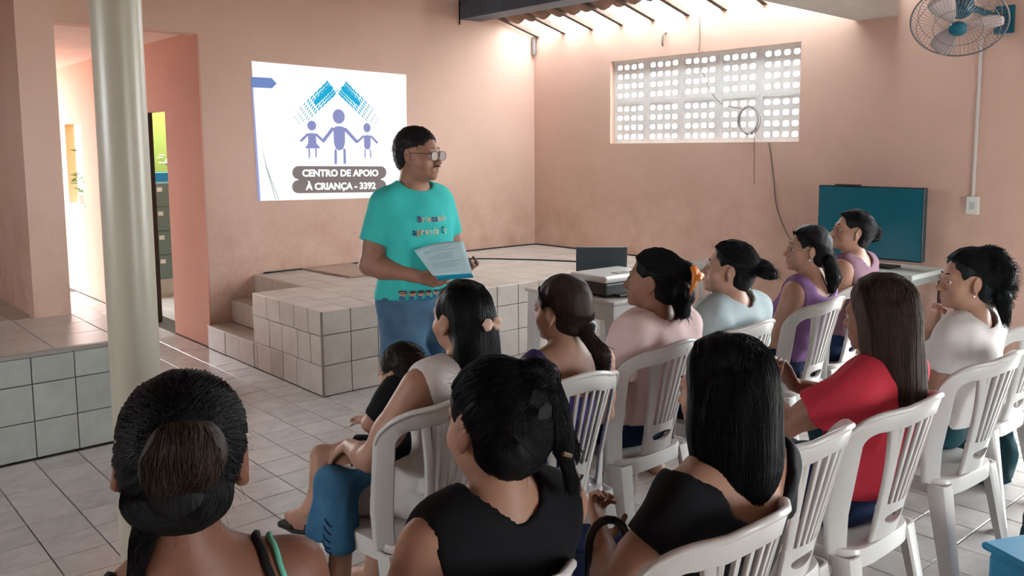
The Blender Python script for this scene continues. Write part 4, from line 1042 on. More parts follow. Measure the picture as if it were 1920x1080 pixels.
            E = hc+off.astype(np.float32); Vi = S*.35+E*.65; Vi[:, 2] = hc[2]+.06; Vi[:, :2] = hc[:2]+(E[:, :2]-hc[:2])*1.35
            paths(S, Vi, E, .0010, 12, .007)
    V, Q, T = H.mesh(.0052); Vs, Qs = [V], [Q]; n = len(V)
    for p in P:
        V, Q = tubes(p, sr, sr*.6); Vs.append(V); Qs.append(Q+n); n += len(V)
    if wisps and not short:
        a = hl(wisps, -180, 180); S = W(a*.97); D = (S-hc); D /= np.linalg.norm(D, axis=1, keepdims=True); t = np.linspace(0, 1, 8)[None, :, None]; dirn = D*.5+rnd(-.6, .6, D.shape)+A3((0, -.4, -.1)); ln = rnd(.008, .032, (wisps, 1, 1))
        p = S[:, None]+dirn[:, None]*t*ln+A3((0, 0, -1))*t*t*ln*rnd(0, 1, (wisps, 1, 1)); V, Q = tubes(p.astype(np.float32), .00035, .0002); Vs.append(V); Qs.append(Q+n); n += len(V)
    return np_mesh('hair', np.concatenate(Vs), np.concatenate(Qs), [m], root)
# ---------------------------------------------------------------- hair styles (head-local buns, body-axis tails and lengths)
HAIR = {
 'low_bun': dict(kind='up', bun=[((.0, -.105, .045), (.05, .03, .05)), ((.0, -.075, -.045), (.080, .05, .055))], tail=[((-.065, -.055, -.085), (-.085, -.055, -.20), .006, .002), ((-.05, -.075, -.07), (-.07, -.06, -.15), .016, .003)], mess=.0015),
 'high_messy': dict(kind='up', bun=[((.040, -.085, .088), (.040, .038, .036)), ((.03, -.095, .02), (.060, .04, .07)), ((.0, -.078, -.03), (.066, .04, .055))], tail=[((.055, -.105, .06), (.105, -.105, -.04), .022, .006), ((.06, -.11, .03), (.095, -.115, -.10), .024, .006)], mess=.0012),
 'pony_low': dict(kind='up', bun=[((0, -.105, -.06), (.022, .022, .022))], tail=[((.02, -.105, -.075), (.055, -.145, -.14), .020, .026), ((.055, -.145, -.14), (.075, -.135, -.27), .026, .012)], mess=.001),
 'claw': dict(kind='up', bun=[((0, -.115, .045), (.045, .042, .042)), ((0, -.128, -.04), (.048, .04, .055))], tail=[((.015, -.12, -.04), (.03, -.125, -.12), .045, .025)], mess=.002),
 'loose_bun': dict(kind='up', bun=[((0, -.135, .02), (.04, .05, .036)), ((.01, -.165, .0), (.03, .04, .028))], tail=[((.015, -.160, .0), (.03, -.185, -.008), .028, .022)], mess=.0015),
 'pony_mid': dict(kind='up', bun=[((0, -.11, -.03), (.03, .03, .03))], tail=[((0, -.115, -.05), (.02, -.13, -.13), .028, .034), ((.02, -.13, -.13), (.03, -.12, -.20), .034, .018)], mess=.001),
 'round_bun': dict(kind='up', bun=[((0, -.12, .005), (.045, .042, .05))], mess=.002),
 'curly_bun': dict(kind='up', bun=[((.0, -.08, .088), (.050, .050, .042)), ((.0, -.11, .015), (.075, .062, .085)), ((.01, -.125, -.05), (.05, .045, .055))], tail=[((.02, -.12, -.06), (.03, -.13, -.14), .03, .014)], mess=.0015, curly=True),
 'long': dict(kind='down', bot=-.40, hw=(.075, .03, -.10), slabs=[((0, -.075, -.10), (.088, .048, .15)), ((.01, -.095, -.27), (.075, .034, .16))], a0=-180, a1=0, ears=True, rag=2, rot=0),
 'long_brown': dict(kind='down', bot=-.35, hw=(.105, .05, -.06), slabs=[((0, -.035, -.06), (.102, .085, .15)), ((.01, -.075, -.21), (.112, .052, .17))], a0=-200, a1=20, rag=2),
 'bob': dict(kind='down', bot=-.215, hw=(.105, .085, -.03), slabs=[((0, -.022, -.07), (.104, .098, .16)), ((0, -.04, -.15), (.100, .08, .12))], a0=-205, a1=25, cut=False, rag=1.3, mess=.0025),
}
C_BLACKH = (.010, .010, .012); C_BROWNH = (.035, .022, .018); C_LBROWN = (.075, .050, .040)
CL = dict(black=cloth_mat('fabric_black', (.008, .009, .012)), white=cloth_mat('fabric_white', (.70, .67, .65)), pink=cloth_mat('fabric_pink', (.80, .61, .59)),
          grey=cloth_mat('fabric_greyblue', (.42, .50, .52)), purple=cloth_mat('fabric_purple', (.25, .13, .30)), mauve=cloth_mat('fabric_mauve', (.22, .12, .16)),
          red=cloth_mat('fabric_red', (.52, .035, .06)), navy=cloth_mat('fabric_navy', (.012, .025, .075)), tealp=cloth_mat('fabric_darkteal', (.015, .06, .075)),
          blue=cloth_mat('fabric_indigo', (.06, .05, .20)), denim=mat('denim', (.055, .17, .30), .9, .15, scale=9, col2=(.035, .11, .21), bump=.3, bscale=260),
          jeans=mat('jeans_dark', (.045, .105, .19), .9, .15, scale=4, col2=(.11, .20, .29), bump=.3, bscale=240), teal=mat('tshirt_teal', (.045, .50, .47), .8, .2, var=.12, scale=5, bump=.1, bscale=160))
def sleeve(j, sd, f, r0, r1):
    a, e = j['sh'+sd], j['el'+sd]; return (tcap(a, a*(1-f)+e*f, r0, r1), .03)
def seat_j(dz=0, base=SIT):
    j = {k: A3(v) for k, v in base.items()}
    return j
# garments need joint positions, so they are described by functions of the joints
def tee(col, f=.6, e=.011, b=1.0, hem=.53, neck=(.090, .085, .05), nz=.03, slack=.022, wrinkle=.0030, wf=34, wst=(1, 1, .4), name='shirt', **kw):
    def g(j, B):
        return dict(name=name, m=CL[col], regs=dict(torso(e), shoulders=e+.010), h=.0085, wrinkle=wrinkle, wf=wf, wst=wst, adds=[sleeve(j, s, f, .050*b+slack*.7, .046*b+slack) for s in 'LR'], cuts=[pl((0, 0, hem), (0, .1, -1))], subs=[(ell(j['neck']+A3((0, .012, nz)), neck), .012), (cap(j['neck']+A3((0, 0, .01)), j['nk']+A3((0, 0, .06)), max(.068, neck[0]*.8)), .012)], **kw)
    return g
def tank(col, e=.010, nc=.080, hem=.53, nr=(.10, .075, .075), nz=.0, ar=.062, b=1.0, name='top', low=None, **kw):
    def g(j, B):
        subs = [(ell(j['neck']+A3((0, .02, nz)), nr), .015), (cap(j['neck']+A3((0, 0, .012)), j['nk']+A3((0, 0, .06)), nc), .015)]
        for s in 'LR':
            sg = -1 if s == 'L' else 1; subs.append((cap(j['sh'+s]+A3((sg*.012, 0, -.045)), j['sh'+s]+A3((sg*.10, 0, .06)), ar*b, .08*b), .012))
        cuts = [pl((0, 0, hem), (0, .1, -1))]
        if low: cuts.append(pl((0, 0, low), (0, 0, 1)))
        return dict(name=name, m=CL[col], regs=torso(e), cuts=cuts, subs=subs, **kw)
    return g
def pants(col, f=.85, e=.014, name='trousers', b=1.0, w=.012, **kw):
    def g(j, B):
        adds = []
        for s in 'LR':
            k_, n_ = j['kn'+s], j['an'+s]
            if f > 0: adds.append((tcap(k_, k_*(1-f)+n_*f, .060*b+w, (.060-.018*f)*b+w), .03))
        return dict(name=name, m=CL[col], regs=dict(pelvis=e, thighL=e, thighR=e), adds=adds, **kw)
    return g
GARM = garment
def garment(root, B, j, fn=None, **kw):
    return GARM(root, B, j, **(fn(j, B) if fn else kw))
def W(*fns): return [dict(fn=f) for f in fns]
def band(root, F, pts, r, m, name, off=.002, flat=None):
    """a strap or cord laid on the figure's surface"""
    P = np.array([[p for p in pts]], np.float32); P = np.stack([np.interp(np.linspace(0, len(pts)-1, 30), np.arange(len(pts)), P[0, :, i]) for i in range(3)], -1)[None]
    P = project(F, P, off, 8); V, Q = tubes(P, r, r, 6); return np_mesh(name, V, Q, [m], root)

def headloc(hx, hy, rz, head=(0, -.145)):
    c, s = math.cos(rad(rz)), math.sin(rad(rz)); return (hx-(c*head[0]-s*head[1]), hy-(s*head[0]+c*head[1]), 0)
SK1 = (.33, .165, .11); SK2 = (.44, .245, .17); SK3 = (.26, .12, .08); SK4 = (.48, .285, .205)
M_EAR = mat('earring_silver', (.8, .78, .75), .2, .5, metal=.9)
def earring(root, hc, Rh, s, sx):
    c = hc+(Rh @ A3((sx*.079, .004, -.052)))*s; MB().tube([tuple(c+Rh @ A3((0, .004*math.cos(a), .006*math.sin(a)))) for a in [k*math.pi/6 for k in range(12)]], .0014, 5, closed=True).obj('earring', M_EAR, root)

# --- the standing speaker
STAND = dict(pelvis=(0, 0, .90), belly=(0, .03, 1.06), chest=(0, -.005, 1.235), neck=(0, -.03, 1.41), head=(0, .015, 1.572),
   shL=(-.154, -.03, 1.335), elL=(-.222, -.03, 1.075), wrL=(-.15, .19, 1.045), hdL=(.45, .8, .05), hnL=(.6, -.2, .9),
   shR=(.154, -.03, 1.335), elR=(.236, -.05, 1.065), wrR=(.11, .165, 1.02), hdR=(-.35, 1, .05), hnR=(-.8, -.1, .5),
   hipL=(-.095, 0, .88), knL=(-.105, .03, .49), anL=(-.11, -.01, .09), toL=(-.14, .15, .03), hipR=(.095, 0, .88), knR=(.11, .03, .49), anR=(.12, -.01, .09), toR=(.15, .15, .03))
def man_shirt(j, B):
    return dict(name='tshirt', m=CL['teal'], regs=dict(torso(.014, .03), shoulders=.022), adds=[sleeve(j, s, .62, .072, .075) for s in 'LR']+[(ell((0, .0, .98), (.185, .155, .12)), .06)], cuts=[pl((0, 0, .905), (0, .06, -1))],
                subs=[(ell(j['neck']+A3((0, .022, .03)), (.085, .085, .055)), .01)], wrinkle=.0042, wf=24, h=.007, wst=(1, 1, .6))
def man_jeans(j, B):
    return dict(name='jeans', m=CL['jeans'], regs=dict(pelvis=.012, thighL=.016, thighR=.016), adds=[(tcap(j['kn'+s], j['kn'+s]*.04+j['an'+s]*.96, .078, .068), .03) for s in 'LR'], cuts=[pl((0, 0, .925), (0, 0, 1))], wrinkle=.0045, wf=26, h=.008)
MX, MY = 2.325, 3.335
man, mj, mhc, mRh, mF, mB = person('person', 'standing man in glasses and a turquoise printed T-shirt speaking with a paper in hand', (MX, MY, 0), 180, base=STAND, bulk=1.16, skin=SK1, hair='short', hair_col=(.016, .015, .016),
    look=(24, -2, 0), fem=False, chub=1.12, clothes=W(man_shirt, man_jeans), bust=0, belly=1.12, arm=1.06, hand_s=1.1, curlL=.95, curlR=1.0, head_s=1.08, strands=900, shoes=mat('shoe_dark', (.03, .03, .035), .6, .3), strand_r=.0008)
M_FRAME = mat('glasses_frame', (.02, .018, .018), .3, .5); M_GLASS = mat('glasses_lens', (.80, .84, .90), .05, .6, trans=.75)
def HLm(x, y, z): return tuple(mhc+(mRh @ A3((x, y, z)))*1.08)
gl = MB()
for sx in (-1, 1):
    ring = [(sx*.034+.027*math.copysign(abs(math.cos(a))**.7, math.cos(a)), .104-.05*abs(sx*.034+.027*math.cos(a))**1.0*.35, -.008+.019*math.copysign(abs(math.sin(a))**.75, math.sin(a))) for a in [k*math.pi/12 for k in range(24)]]
    gl.tube([HLm(*q) for q in ring], .0017, 6, closed=True); gl.tube([HLm(sx*.061, .100, .0), HLm(sx*.074, .085, .002), HLm(sx*.080, .01, .002), HLm(sx*.078, -.015, -.012)], .0019, 6)
    mesh_obj('lens', [HLm(*q) for q in ring], [tuple(range(24))], M_GLASS, man)
gl.tube([HLm(-.008, .103, -.002), HLm(0, .105, .001), HLm(.008, .103, -.002)], .0016, 6); gl.obj('glasses', M_FRAME, man, True)
Fm = Field().u(xform(cap((-.024, .0965, -.0535), (.0, .1005, -.0505), .0035, .0045), mRh, mhc, 1.08), .004).u(xform(cap((.024, .0965, -.0535), (.0, .1005, -.0505), .0035, .0045), mRh, mhc, 1.08), .004)
Vm, Qm, Tm = Fm.mesh(.002); np_mesh('moustache', Vm, Qm, [hair_mat((.016, .015, .016))], man)
# shirt print and hem pattern, wrapped on the T-shirt
Gs = Field(); sp = man_shirt(mj, mB)
for reg, p, kk, t in mB:
    if reg in sp['regs']: Gs.u(infl(p, sp['regs'][reg]), kk)
for p, kk in sp['adds']: Gs.u(p, kk)
def wrap(me, name, ox, oz, m, off=.006):
    P = np.array([(ox-v.co.x, .30, oz+v.co.y) for v in me.vertices], np.float32); d = np.array([v.co.z for v in me.vertices])
    for _ in range(40): P[:, 1] -= np.clip(Gs.ev(P[:, 0], P[:, 1], P[:, 2])-off, -.02, .02)
    for v, q in zip(me.vertices, P): v.co = q
    me.materials.clear(); me.materials.append(m); me.update(); return link(bpy.data.objects.new(name, me), man)
def wrap_text(body, size, ox, oz, m, width): return wrap(text_mesh(body, size, m, 'print', extrude=0, bold=.0008, width=width), 'shirt_print', ox, oz, m)
PR = [mat('print_purple', (.10, .03, .12), .8, .2), mat('print_navy', (.02, .03, .12), .8, .2), mat('print_cream', (.55, .45, .33), .8, .2), mat('print_orange', (.5, .25, .15), .8, .2), mat('print_pale', (.30, .55, .42), .8, .2)]
for row, (word, z, x0, sz) in enumerate((('Brincando', 1.262, .080, .040), ('aprendo Co', 1.205, .108, .044))):
    xx = x0
    for k_, ch in enumerate(word):
        if ch == ' ': xx -= .014; continue
        m = PR[[0, 2, 4, 2, 0, 0, 2, 2, 4][k_ % 9]] if row == 0 else PR[[1, 3, 2, 2, 4, 4, 2, 2, 1, 2][k_ % 10]]
        wd = .0155 if ch not in 'il' else .006
        me = text_mesh(ch, sz, m, 'print', extrude=0, bold=.0012, width=wd); wrap(me, 'shirt_print', xx-wd/2, z, m, .0065); xx -= wd+.0035
M_PH = [mat('hem_dark', (.05, .04, .05), .8, .2), mat('hem_skin', (.45, .26, .18), .8, .2), mat('hem_blue', (.03, .12, .25), .8, .2)]
for k_ in range(11):
    x = .17-.034*k_
    for (dx, dz, r, mi) in ((0, .0, .013, 1), (0, .007, .0135, 0), (.004, -.02, .011, 2)):
        bm = bmesh.new(); bmesh.ops.create_circle(bm, cap_ends=True, segments=10, radius=r*random.uniform(.8, 1.15)); me = bpy.data.meshes.new('p'); bm.to_mesh(me); bm.free()
        for v in me.vertices: v.co.y *= (.55 if mi == 0 else 1)
        wrap(me, 'hem_print', x+dx, .945+dz, M_PH[mi], .0085+.0004*(mi == 0))
# paper and folder in his hands
pTL, pTR, pBL, pBR = [Vector(q) for q in ((2.191, 3.177, 1.150), (2.360, 3.033, 1.183), (2.189, 3.029, 1.043), (2.319, 2.917, 1.053))]
def sheet(name, m, inset, th, curl, label, cat):
    v = []; f = []; n = 10; nr = (pTR-pTL).cross(pBL-pTL).normalized()
    if nr.z < 0: nr = -nr
    for s_ in (0, 1):
        for i in range(n+1):
            for k in range(n+1):
                u = inset+(1-2*inset)*i/n; w = inset+(1-2*inset)*k/n; q = pTL*(1-u)*(1-w)+pTR*u*(1-w)+pBL*(1-u)*w+pBR*u*w
                v.append(q+nr*(curl*math.sin(math.pi*u)*(1-w)-curl*.8*(1-w)*(1-u)+s_*th))
    N = (n+1)**2
    for i in range(n):
        for k in range(n): a = i*(n+1)+k; f += [(a, a+1, a+n+2, a+n+1), (N+a+1, N+a, N+a+n+1, N+a+n+2)]
    for k in range(n):
        for a, b in ((k, k+1), (n*(n+1)+k+1, n*(n+1)+k), ((k+1)*(n+1), k*(n+1)), (k*(n+1)+n, (k+1)*(n+1)+n)): f.append((b, a, N+a, N+b))
    o = MB().add(v, f).obj(name, m, None, True); tag(o, label, cat); return o, nr
paper, nr = sheet('paper_sheet', mat('paper', (.56, .80, .88), .7, .3), 0, .0012, .018, 'printed paper sheet held by the standing man', 'paper')
M_INK = mat('ink', (.20, .34, .42), .8, .1)
for k in range(13):
    w = .12+.052*k; 
    if k in (3, 8): continue
    u0, u1 = (.3, .72) if k in (0, 4) else (.14, random.uniform(.6, .86)); v = []; f = []
    for i in range(9):
        u = u0+(u1-u0)*i/8
        for dw in (0, .011):
            ww = w+dw; q = pTL*(1-u)*(1-ww)+pTR*u*(1-ww)+pBL*(1-u)*ww+pBR*u*ww; v.append(q+nr*(.018*math.sin(math.pi*u)*(1-ww)-.018*.8*(1-ww)*(1-u)+.0019))
    for i in range(8): f.append((2*i, 2*i+1, 2*i+3, 2*i+2))
    MB().add(v, f).obj('text_line', M_INK, paper)
fo = MB(); e_ = (pBR-pBL).normalized(); dn = (pBL-pTL).normalized()
fo.add([q-nr*t_ for t_ in (.004, .020) for q in (pBL+e_*.012-dn*.035, pBR-e_*.004-dn*.035, pBR-e_*.004+dn*.012, pBL+e_*.012+dn*.012)], [(0, 1, 2, 3), (7, 6, 5, 4), (0, 4, 5, 1), (1, 5, 6, 2), (2, 6, 7, 3), (3, 7, 4, 0)])
tag(fo.obj('blue_folder', mat('folder_blue', (.01, .36, .55), .4, .4)), 'small bright blue folder under the paper in the man\'s hands', 'folder')

# --- seated audience
SKC = SK2
def P_(label, hx, hy, rz, **kw):
    J = kw.get('J') or {}; hd = J.get('head', SIT['head']); return person('person', label, headloc(hx, hy, rz, hd), rz, **kw)

r2_, j2, hc2, Rh2, F2, B2 = P_('woman with a loose low bun and bare shoulders crossed by black and mint straps', .478, 1.345, -20, dz=.035, puff=.012, ear_out=.018, J=dict(shL=(-.16, -.165, .83), shR=(.165, -.165, .905), neck=(0, -.175, .96)), skin=SK3, hair='low_bun', hair_col=C_BLACKH, look=(-4, -6, 4), strands=2000, strand_r=.0008,
    clothes=W(tank('black', low=.78), pants('navy')), eyes=True, wisps=110, bulk=1.02)
for off_, m_, r_ in ((.0, mat('strap_black', (.012, .012, .014), .7, .2), .0075), (.020, mat('strap_mint', (.16, .55, .42), .7, .2), .0050)):
    for sx in (-1, 1):
        sh = j2['shR'] if sx > 0 else j2['shL']; c0 = sh*.66+j2['neck']*.34
        band(r2_, F2, [c0+A3((sx*(off_+.055), -.10, -.15)), c0+A3((sx*(off_+.03), -.10, -.05)), c0+A3((sx*(off_+.008), -.06, .03)), c0+A3((sx*off_, .0, .07)), c0+A3((sx*off_, .07, .02)), c0+A3((sx*(off_-.02), .11, -.10))], r_, m_, 'strap')

r3_, j3, hc3, Rh3, F3, B3 = P_('woman in a black sleeveless top with a messy high bun', 1.02, 1.225, -6, skin=SK2, hair='high_messy', hair_col=(.007, .007, .009), look=(4, -4, 3), strands=2000, strand_r=.0008, bulk=1.04, J=dict(elR=(.16, .0, .68), wrR=(.05, .16, .60), shR=(.155, -.155, .885)),
    clothes=W(tank('black', nr=(.088, .075, .050), nz=.022, nc=.066, ar=.058, e=.013), pants('navy')), wisps=110)
MB().tube([tuple(hc3+Rh3 @ A3((.048+.010*t, -.142, -.042-.004*t))) for t in (0, 1, 2)], .0045, 6).obj('hair_clip', mat('clip_olive', (.16, .12, .06), .5, .4), r3_)

r4_, j4, hc4, Rh4, F4, B4 = P_('woman in white with long black hair and a beige clip holding a child', 1.64, 2.125, 0, dz=-.016, skin=SK2, hair='long', hair_col=C_BLACKH, look=(4, 2, 0), strands=1300, strand_r=.0009,
    JW=dict(shL=(1.44, 2.08, .890), elL=(1.335, 2.185, .665), wrL=(1.385, 2.395, .640)), J=dict(hdL=(.1, .9, -.35), hnL=(.3, -.2, -1), knL=(-.275, .20, .49), knR=(-.02, .34, .48), anL=(-.285, .17, .085), anR=(-.06, .30, .085), toL=(-.30, .32, .028), toR=(-.07, .45, .028), hipL=(-.10, .0, .50)), clothes=W(tank('white', ar=.055, nr=(.085, .07, .05), nz=.02, e=.012, hem=.53), pants('white', f=0, e=.016, name='dress_skirt')), wisps=60, head_s=.97)
def bow(root, c, n, m, name='hair_clip', w=.03):
    """small butterfly clip"""
    c = A3(c); G = Field().u(cap(c-A3((w, 0, 0)), c+A3((w, 0, 0)), .008, .008), .005)
    for sx in (-1, 1): G.u(ell(c+A3((sx*w*.7, -.004, .008)), (.016, .008, .012)), .005).u(ell(c+A3((sx*w*.7, -.004, -.010)), (.014, .008, .010)), .005)
    G.n(.0012, 160, 2); V, Q, T = G.mesh(.003); return np_mesh(name, V, Q, [m], root)
bow(r4_, hc4+Rh4 @ A3((.008, -.136, .0))*.97, None, mat('clip_beige', (.55, .36, .28), .4, .4), w=.026)

# brown knot of the woman with bare shoulders, twisted over the dark pulled-back hair
KB = Field(); wpt = lambda q: hc2+Rh2 @ A3(q)
KB.u(ell(wpt((.010, -.122, .034)), (.050, .046, .048), Rh2), .03).u(ell(wpt((-.016, -.118, .008)), (.036, .040, .038), Rh2), .03).u(ell(wpt((.032, -.115, .018)), (.032, .036, .040), Rh2), .03).n(.0022, 70, 4, (1, 1, .35))
Vs_, Qs_, n_ = [], [], 0; V, Q, T = KB.mesh(.005); Vs_.append(V); Qs_.append(Q); n_ = len(V)
kk = 1500; rn = np.random.uniform; x0 = rn(-.052, .060, kk); sw = rn(-.02, .02, kk); tt = np.linspace(0, 1, 10)[None]
z0 = rn(.055, .085, kk)[:, None]; z1 = rn(-.04, .02, kk)[:, None]; zz = z0+(z1-z0)*tt; xx = x0[:, None]*(.75+.45*np.sin(np.pi*tt))+.006+sw[:, None]*tt
Lk = np.stack([xx, -.150-.03*np.sin(np.pi*tt)+0*xx, zz], -1).astype(np.float32)
ofk = np.repeat(.0005+np.random.rand(kk, 1)**2*.006, 10, 1).ravel().astype(np.float32); Pk = project(KB, (Lk.reshape(-1, 3) @ Rh2.T+hc2).reshape(Lk.shape), ofk, 6); V, Q = tubes(Pk[:1050], .0010, .0005); Vs_.append(V); Qs_.append(Q+n_)
V, Q = tubes(Pk[1050:], .0009, .0004); np_mesh('hair_highlights', V, Q, [hair_mat((.085, .055, .038))], r2_)
np_mesh('hair_knot', np.concatenate(Vs_), np.concatenate(Qs_), [hair_mat((.026, .017, .013))], r2_)

# denim jacket hanging over her knee
DJ = Field(); dc = A3((1.305, 2.36, 0))
DJ.u(cap(dc+A3((.10, -.05, .560)), dc+A3((.02, .0, .540)), .030, .04), .04).u(cap(dc+A3((.10, .08, .545)), dc+A3((.02, .06, .535)), .030, .04), .04)
DJ.u(cap(dc+A3((.015, -.045, .53)), dc+A3((-.012, -.060, .385)), .038, .052), .05).u(cap(dc+A3((.015, .06, .53)), dc+A3((-.005, .065, .375)), .040, .056), .05).u(cap(dc+A3((.01, .01, .53)), dc+A3((.0, .0, .40)), .036, .040), .05)
DJ.n(.0045, 40, 2, (1, 1, .3)).i(pl(dc+A3((0, 0, .345)), (.0, .12, -1))); DJ.s(cap(dc+A3((-.055, -.005, .46)), dc+A3((-.062, .005, .33)), .006, .020), .012)
V, Q, T = DJ.mesh(.006); dj_ = empty('denim_jacket', tuple(dc)); tag(dj_, 'blue denim jacket draped over the knees of the woman in white', 'jacket'); np_mesh('cloth', V-dc, Q, [CL['denim']], dj_)
for q in range(5): MB().tube([tuple(project(DJ, (dc+A3((-.07, -.03-.055*t_, .46-.024*q-.012*t_)))[None], .0015)[0]-dc) for t_ in (0, .25, .5, .75, 1)], .0028, 5).obj('stitch_line', CL['navy'], dj_)

# child on her lap
CSIT = dict(pelvis=(0, 0, .60), belly=(0, .0, .66), chest=(0, .01, .735), neck=(0, .015, .80), head=(0, .03, .858), shL=(-.085, .01, .785), elL=(-.11, .06, .70), wrL=(-.06, .15, .68), hdL=(.1, 1, 0), hnL=(0, 0, -1),
   shR=(.085, .01, .785), elR=(.12, .05, .69), wrR=(.06, .13, .66), hdR=(-.1, 1, 0), hnR=(0, 0, -1), hipL=(-.05, .01, .60), knL=(-.10, .20, .58), anL=(-.13, .19, .40), toL=(-.15, .29, .365), hipR=(.05, .01, .60), knR=(.03, .20, .59), anR=(.03, .19, .42), toR=(.03, .28, .38))
def kid_shirt(j, B): return dict(name='shirt', m=CL['black'], regs=dict(belly=.008, chest=.008, shoulders=.008, pelvis=.01), adds=[(tcap(j['sh'+s], j['sh'+s]*.3+j['el'+s]*.7, .042, .04), .02) for s in 'LR'], cuts=[pl((0, 0, .60), (0, 0, -1))], subs=[(ell(j['neck']+A3((0, .008, .015)), (.045, .045, .03)), .01)], wrinkle=.002, h=.006)
def kid_short(j, B): return dict(name='shorts', m=CL['black'], regs=dict(pelvis=.014), adds=[(tcap(j['hip'+s], j['hip'+s]*.45+j['kn'+s]*.55, .066, .062), .02) for s in 'LR'], wrinkle=.002, h=.006)
kj = dict(CSIT)
kid, jk, hck, Rhk, Fk, Bk = person('person', 'small child in black on the lap of the woman in white', (1.575, 2.33, 0), 6, base=kj, bulk=.58, skin=SK2, hair='short', hair_col=(.016, .013, .012), look=(14, -8, 0), head_s=.83, fem=True, bust=0, hand_s=.55, res=.006,
    JW=dict(knL=(1.345, 2.505, .585), anL=(1.300, 2.480, .425), toL=(1.265, 2.585, .378)), clothes=W(kid_shirt, kid_short), strands=700, arm=1.05)
# sandal on the dangling foot
Gs_ = Field(); a_ = jk['anL']; t_ = jk['toL']
for q, kf in ((.15, .0), (.45, 0), (.85, 0)):
    pass
hl_ = a_-unit(A3((t_[0]-a_[0], t_[1]-a_[1], 0)))*.028; hl_[2] = a_[2]-.058
M_SAN = mat('sandal_black', (.02, .018, .018), .6, .3)
for fs in 'LR':
    a_ = jk['an'+fs]; t_ = jk['to'+fs]; d_ = A3((t_[0]-a_[0], t_[1]-a_[1], 0)); d_ = unit(d_); hl_ = a_-d_*.03; hl_[2] = a_[2]-.075; tt_ = A3(t_)+d_*.025; tt_[2] = t_[2]-.030
    G = Field().u(cap(hl_, hl_*.4+tt_*.6, .026, .032), .02).u(cap(hl_*.4+tt_*.6, tt_, .032, .026), .02); up_n = A3((0, 0, 1))
    mid_ = (hl_+tt_)/2; nrm_ = unit(np.cross(np.cross(tt_-hl_, up_n), tt_-hl_)); G.i(pl(mid_+nrm_*.004, nrm_)).i(pl(mid_-nrm_*.010, -nrm_)); V, Q, T = G.mesh(.004); np_mesh('sandal_sole', V, Q, [M_SAN], kid)
    sd_ = unit(np.cross(d_, up_n))
    for f_, r_ in ((.25, .034), (.62, .034)):
        c_ = hl_*(1-f_)+tt_*f_; pts = [c_+sd_*r_*math.cos(an)*1.05+nrm_*(.004+.050*(1.25-f_)*math.sin(an)) for an in [k*math.pi/10 for k in range(11)]]; MB().tube([tuple(p) for p in pts], .006, 6).obj('sandal_strap', M_SAN, kid, True)
    pts = [a_+sd_*.036*math.cos(an)-d_*.036*math.sin(an)*.9+A3((0, 0, -.012)) for an in [k*2*math.pi/16 for k in range(16)]]; MB().tube([tuple(p) for p in pts], .006, 6, closed=True).obj('sandal_strap', M_SAN, kid, True)

r6_, j6, hc6, Rh6, F6, B6 = P_('girl with a low ponytail and a low-backed indigo top', 2.03, 2.07, -6, dz=-.03, skin=SK2, hair='pony_low', hair_col=C_BROWNH, look=(18, -4, 0), strands=600, bulk=.93, head_s=.97,
    clothes=W(tank('blue', nr=(.125, .16, .125), nz=-.02, ar=.045, e=.009), pants('navy', f=.3)), wisps=30)
c6 = hc6+Rh6 @ A3((0.005, -.112, -.066))*.97
MB().tube([tuple(c6+A3((.020*math.cos(a)*.9, -.006*math.sin(a), .020*math.sin(a)))) for a in [k*math.pi/6 for k in range(12)]], .008, 8, closed=True).obj('scrunchie', mat('scrunchie', (.55, .60, .70), .8, .2), r6_, True); earring(r6_, hc6, Rh6, .97, -1)

r7_, j7, hc7, Rh7, F7, B7 = P_('woman in a pale pink shirt with an orange claw clip in her hair', 2.62, 2.16, 0, dz=-.004, skin=SK1, hair='claw', hair_col=C_BLACKH, look=(30, 4, 0), strands=750, bulk=1.13, chub=1.06, clothes=W(tee('pink', f=.62, slack=.03, b=1.13, e=.014), pants('navy', b=1.1, f=.35)), wisps=30)
MO = mat('claw_orange', (.80, .24, .03), .35, .5); cc_ = lambda x, y, z: hc7+Rh7 @ A3((x-.036, y+.012, z+.012))
for sx in (-1, 1):
    MB().tube([tuple(cc_(sx*.016, -.165, .062)), tuple(cc_(sx*.024, -.178, .035)), tuple(cc_(sx*.030, -.176, .0)), tuple(cc_(sx*.032, -.165, -.04))], [.010, .012, .009, .005], 8).obj('claw_clip', MO, r7_, True)
    MB().tube([tuple(cc_(sx*.006, -.175, .03)), tuple(cc_(sx*.03, -.195, .022)), tuple(cc_(sx*.045, -.19, .018))], [.012, .014, .006], 8).obj('claw_clip', MO, r7_, True)

r8_, j8, hc8, Rh8, F8, B8 = P_('woman in a light grey T-shirt with a loose pinned-up bun', 3.12, 2.155, 0, dz=-.008, skin=SK4, hair='loose_bun', hair_col=C_BLACKH, look=(38, 8, 0), strands=650, bulk=1.18, chub=1.1, clothes=W(tee('grey', f=.65, slack=.03, b=1.18, e=.015), pants('navy', b=1.15, f=.5)), wisps=40)
r9_, j9, hc9, Rh9, F9, B9 = P_('woman in a purple tank top with a short ponytail', 3.93, 2.255, 2, skin=SK2, hair='pony_mid', hair_col=C_BLACKH, look=(42, 3, 0), strands=600, bulk=1.03, clothes=W(tank('purple', nr=(.115, .13, .10), nz=-.01, ar=.048), pants('navy', f=.3)), wisps=20); earring(r9_, hc9, Rh9, 1, -1)
r10_, j10, hc10, Rh10, F10, B10 = P_('woman in a mauve tank top with a round bun sitting in front of the television', 4.50, 2.32, 5, dz=.045, skin=SK2, hair='round_bun', hair_col=C_BLACKH, look=(44, 10, 0), strands=550, bulk=1.22, chub=1.12, clothes=W(tank('mauve', nr=(.10, .09, .07), ar=.05), pants('navy', b=1.1)), wisps=20)
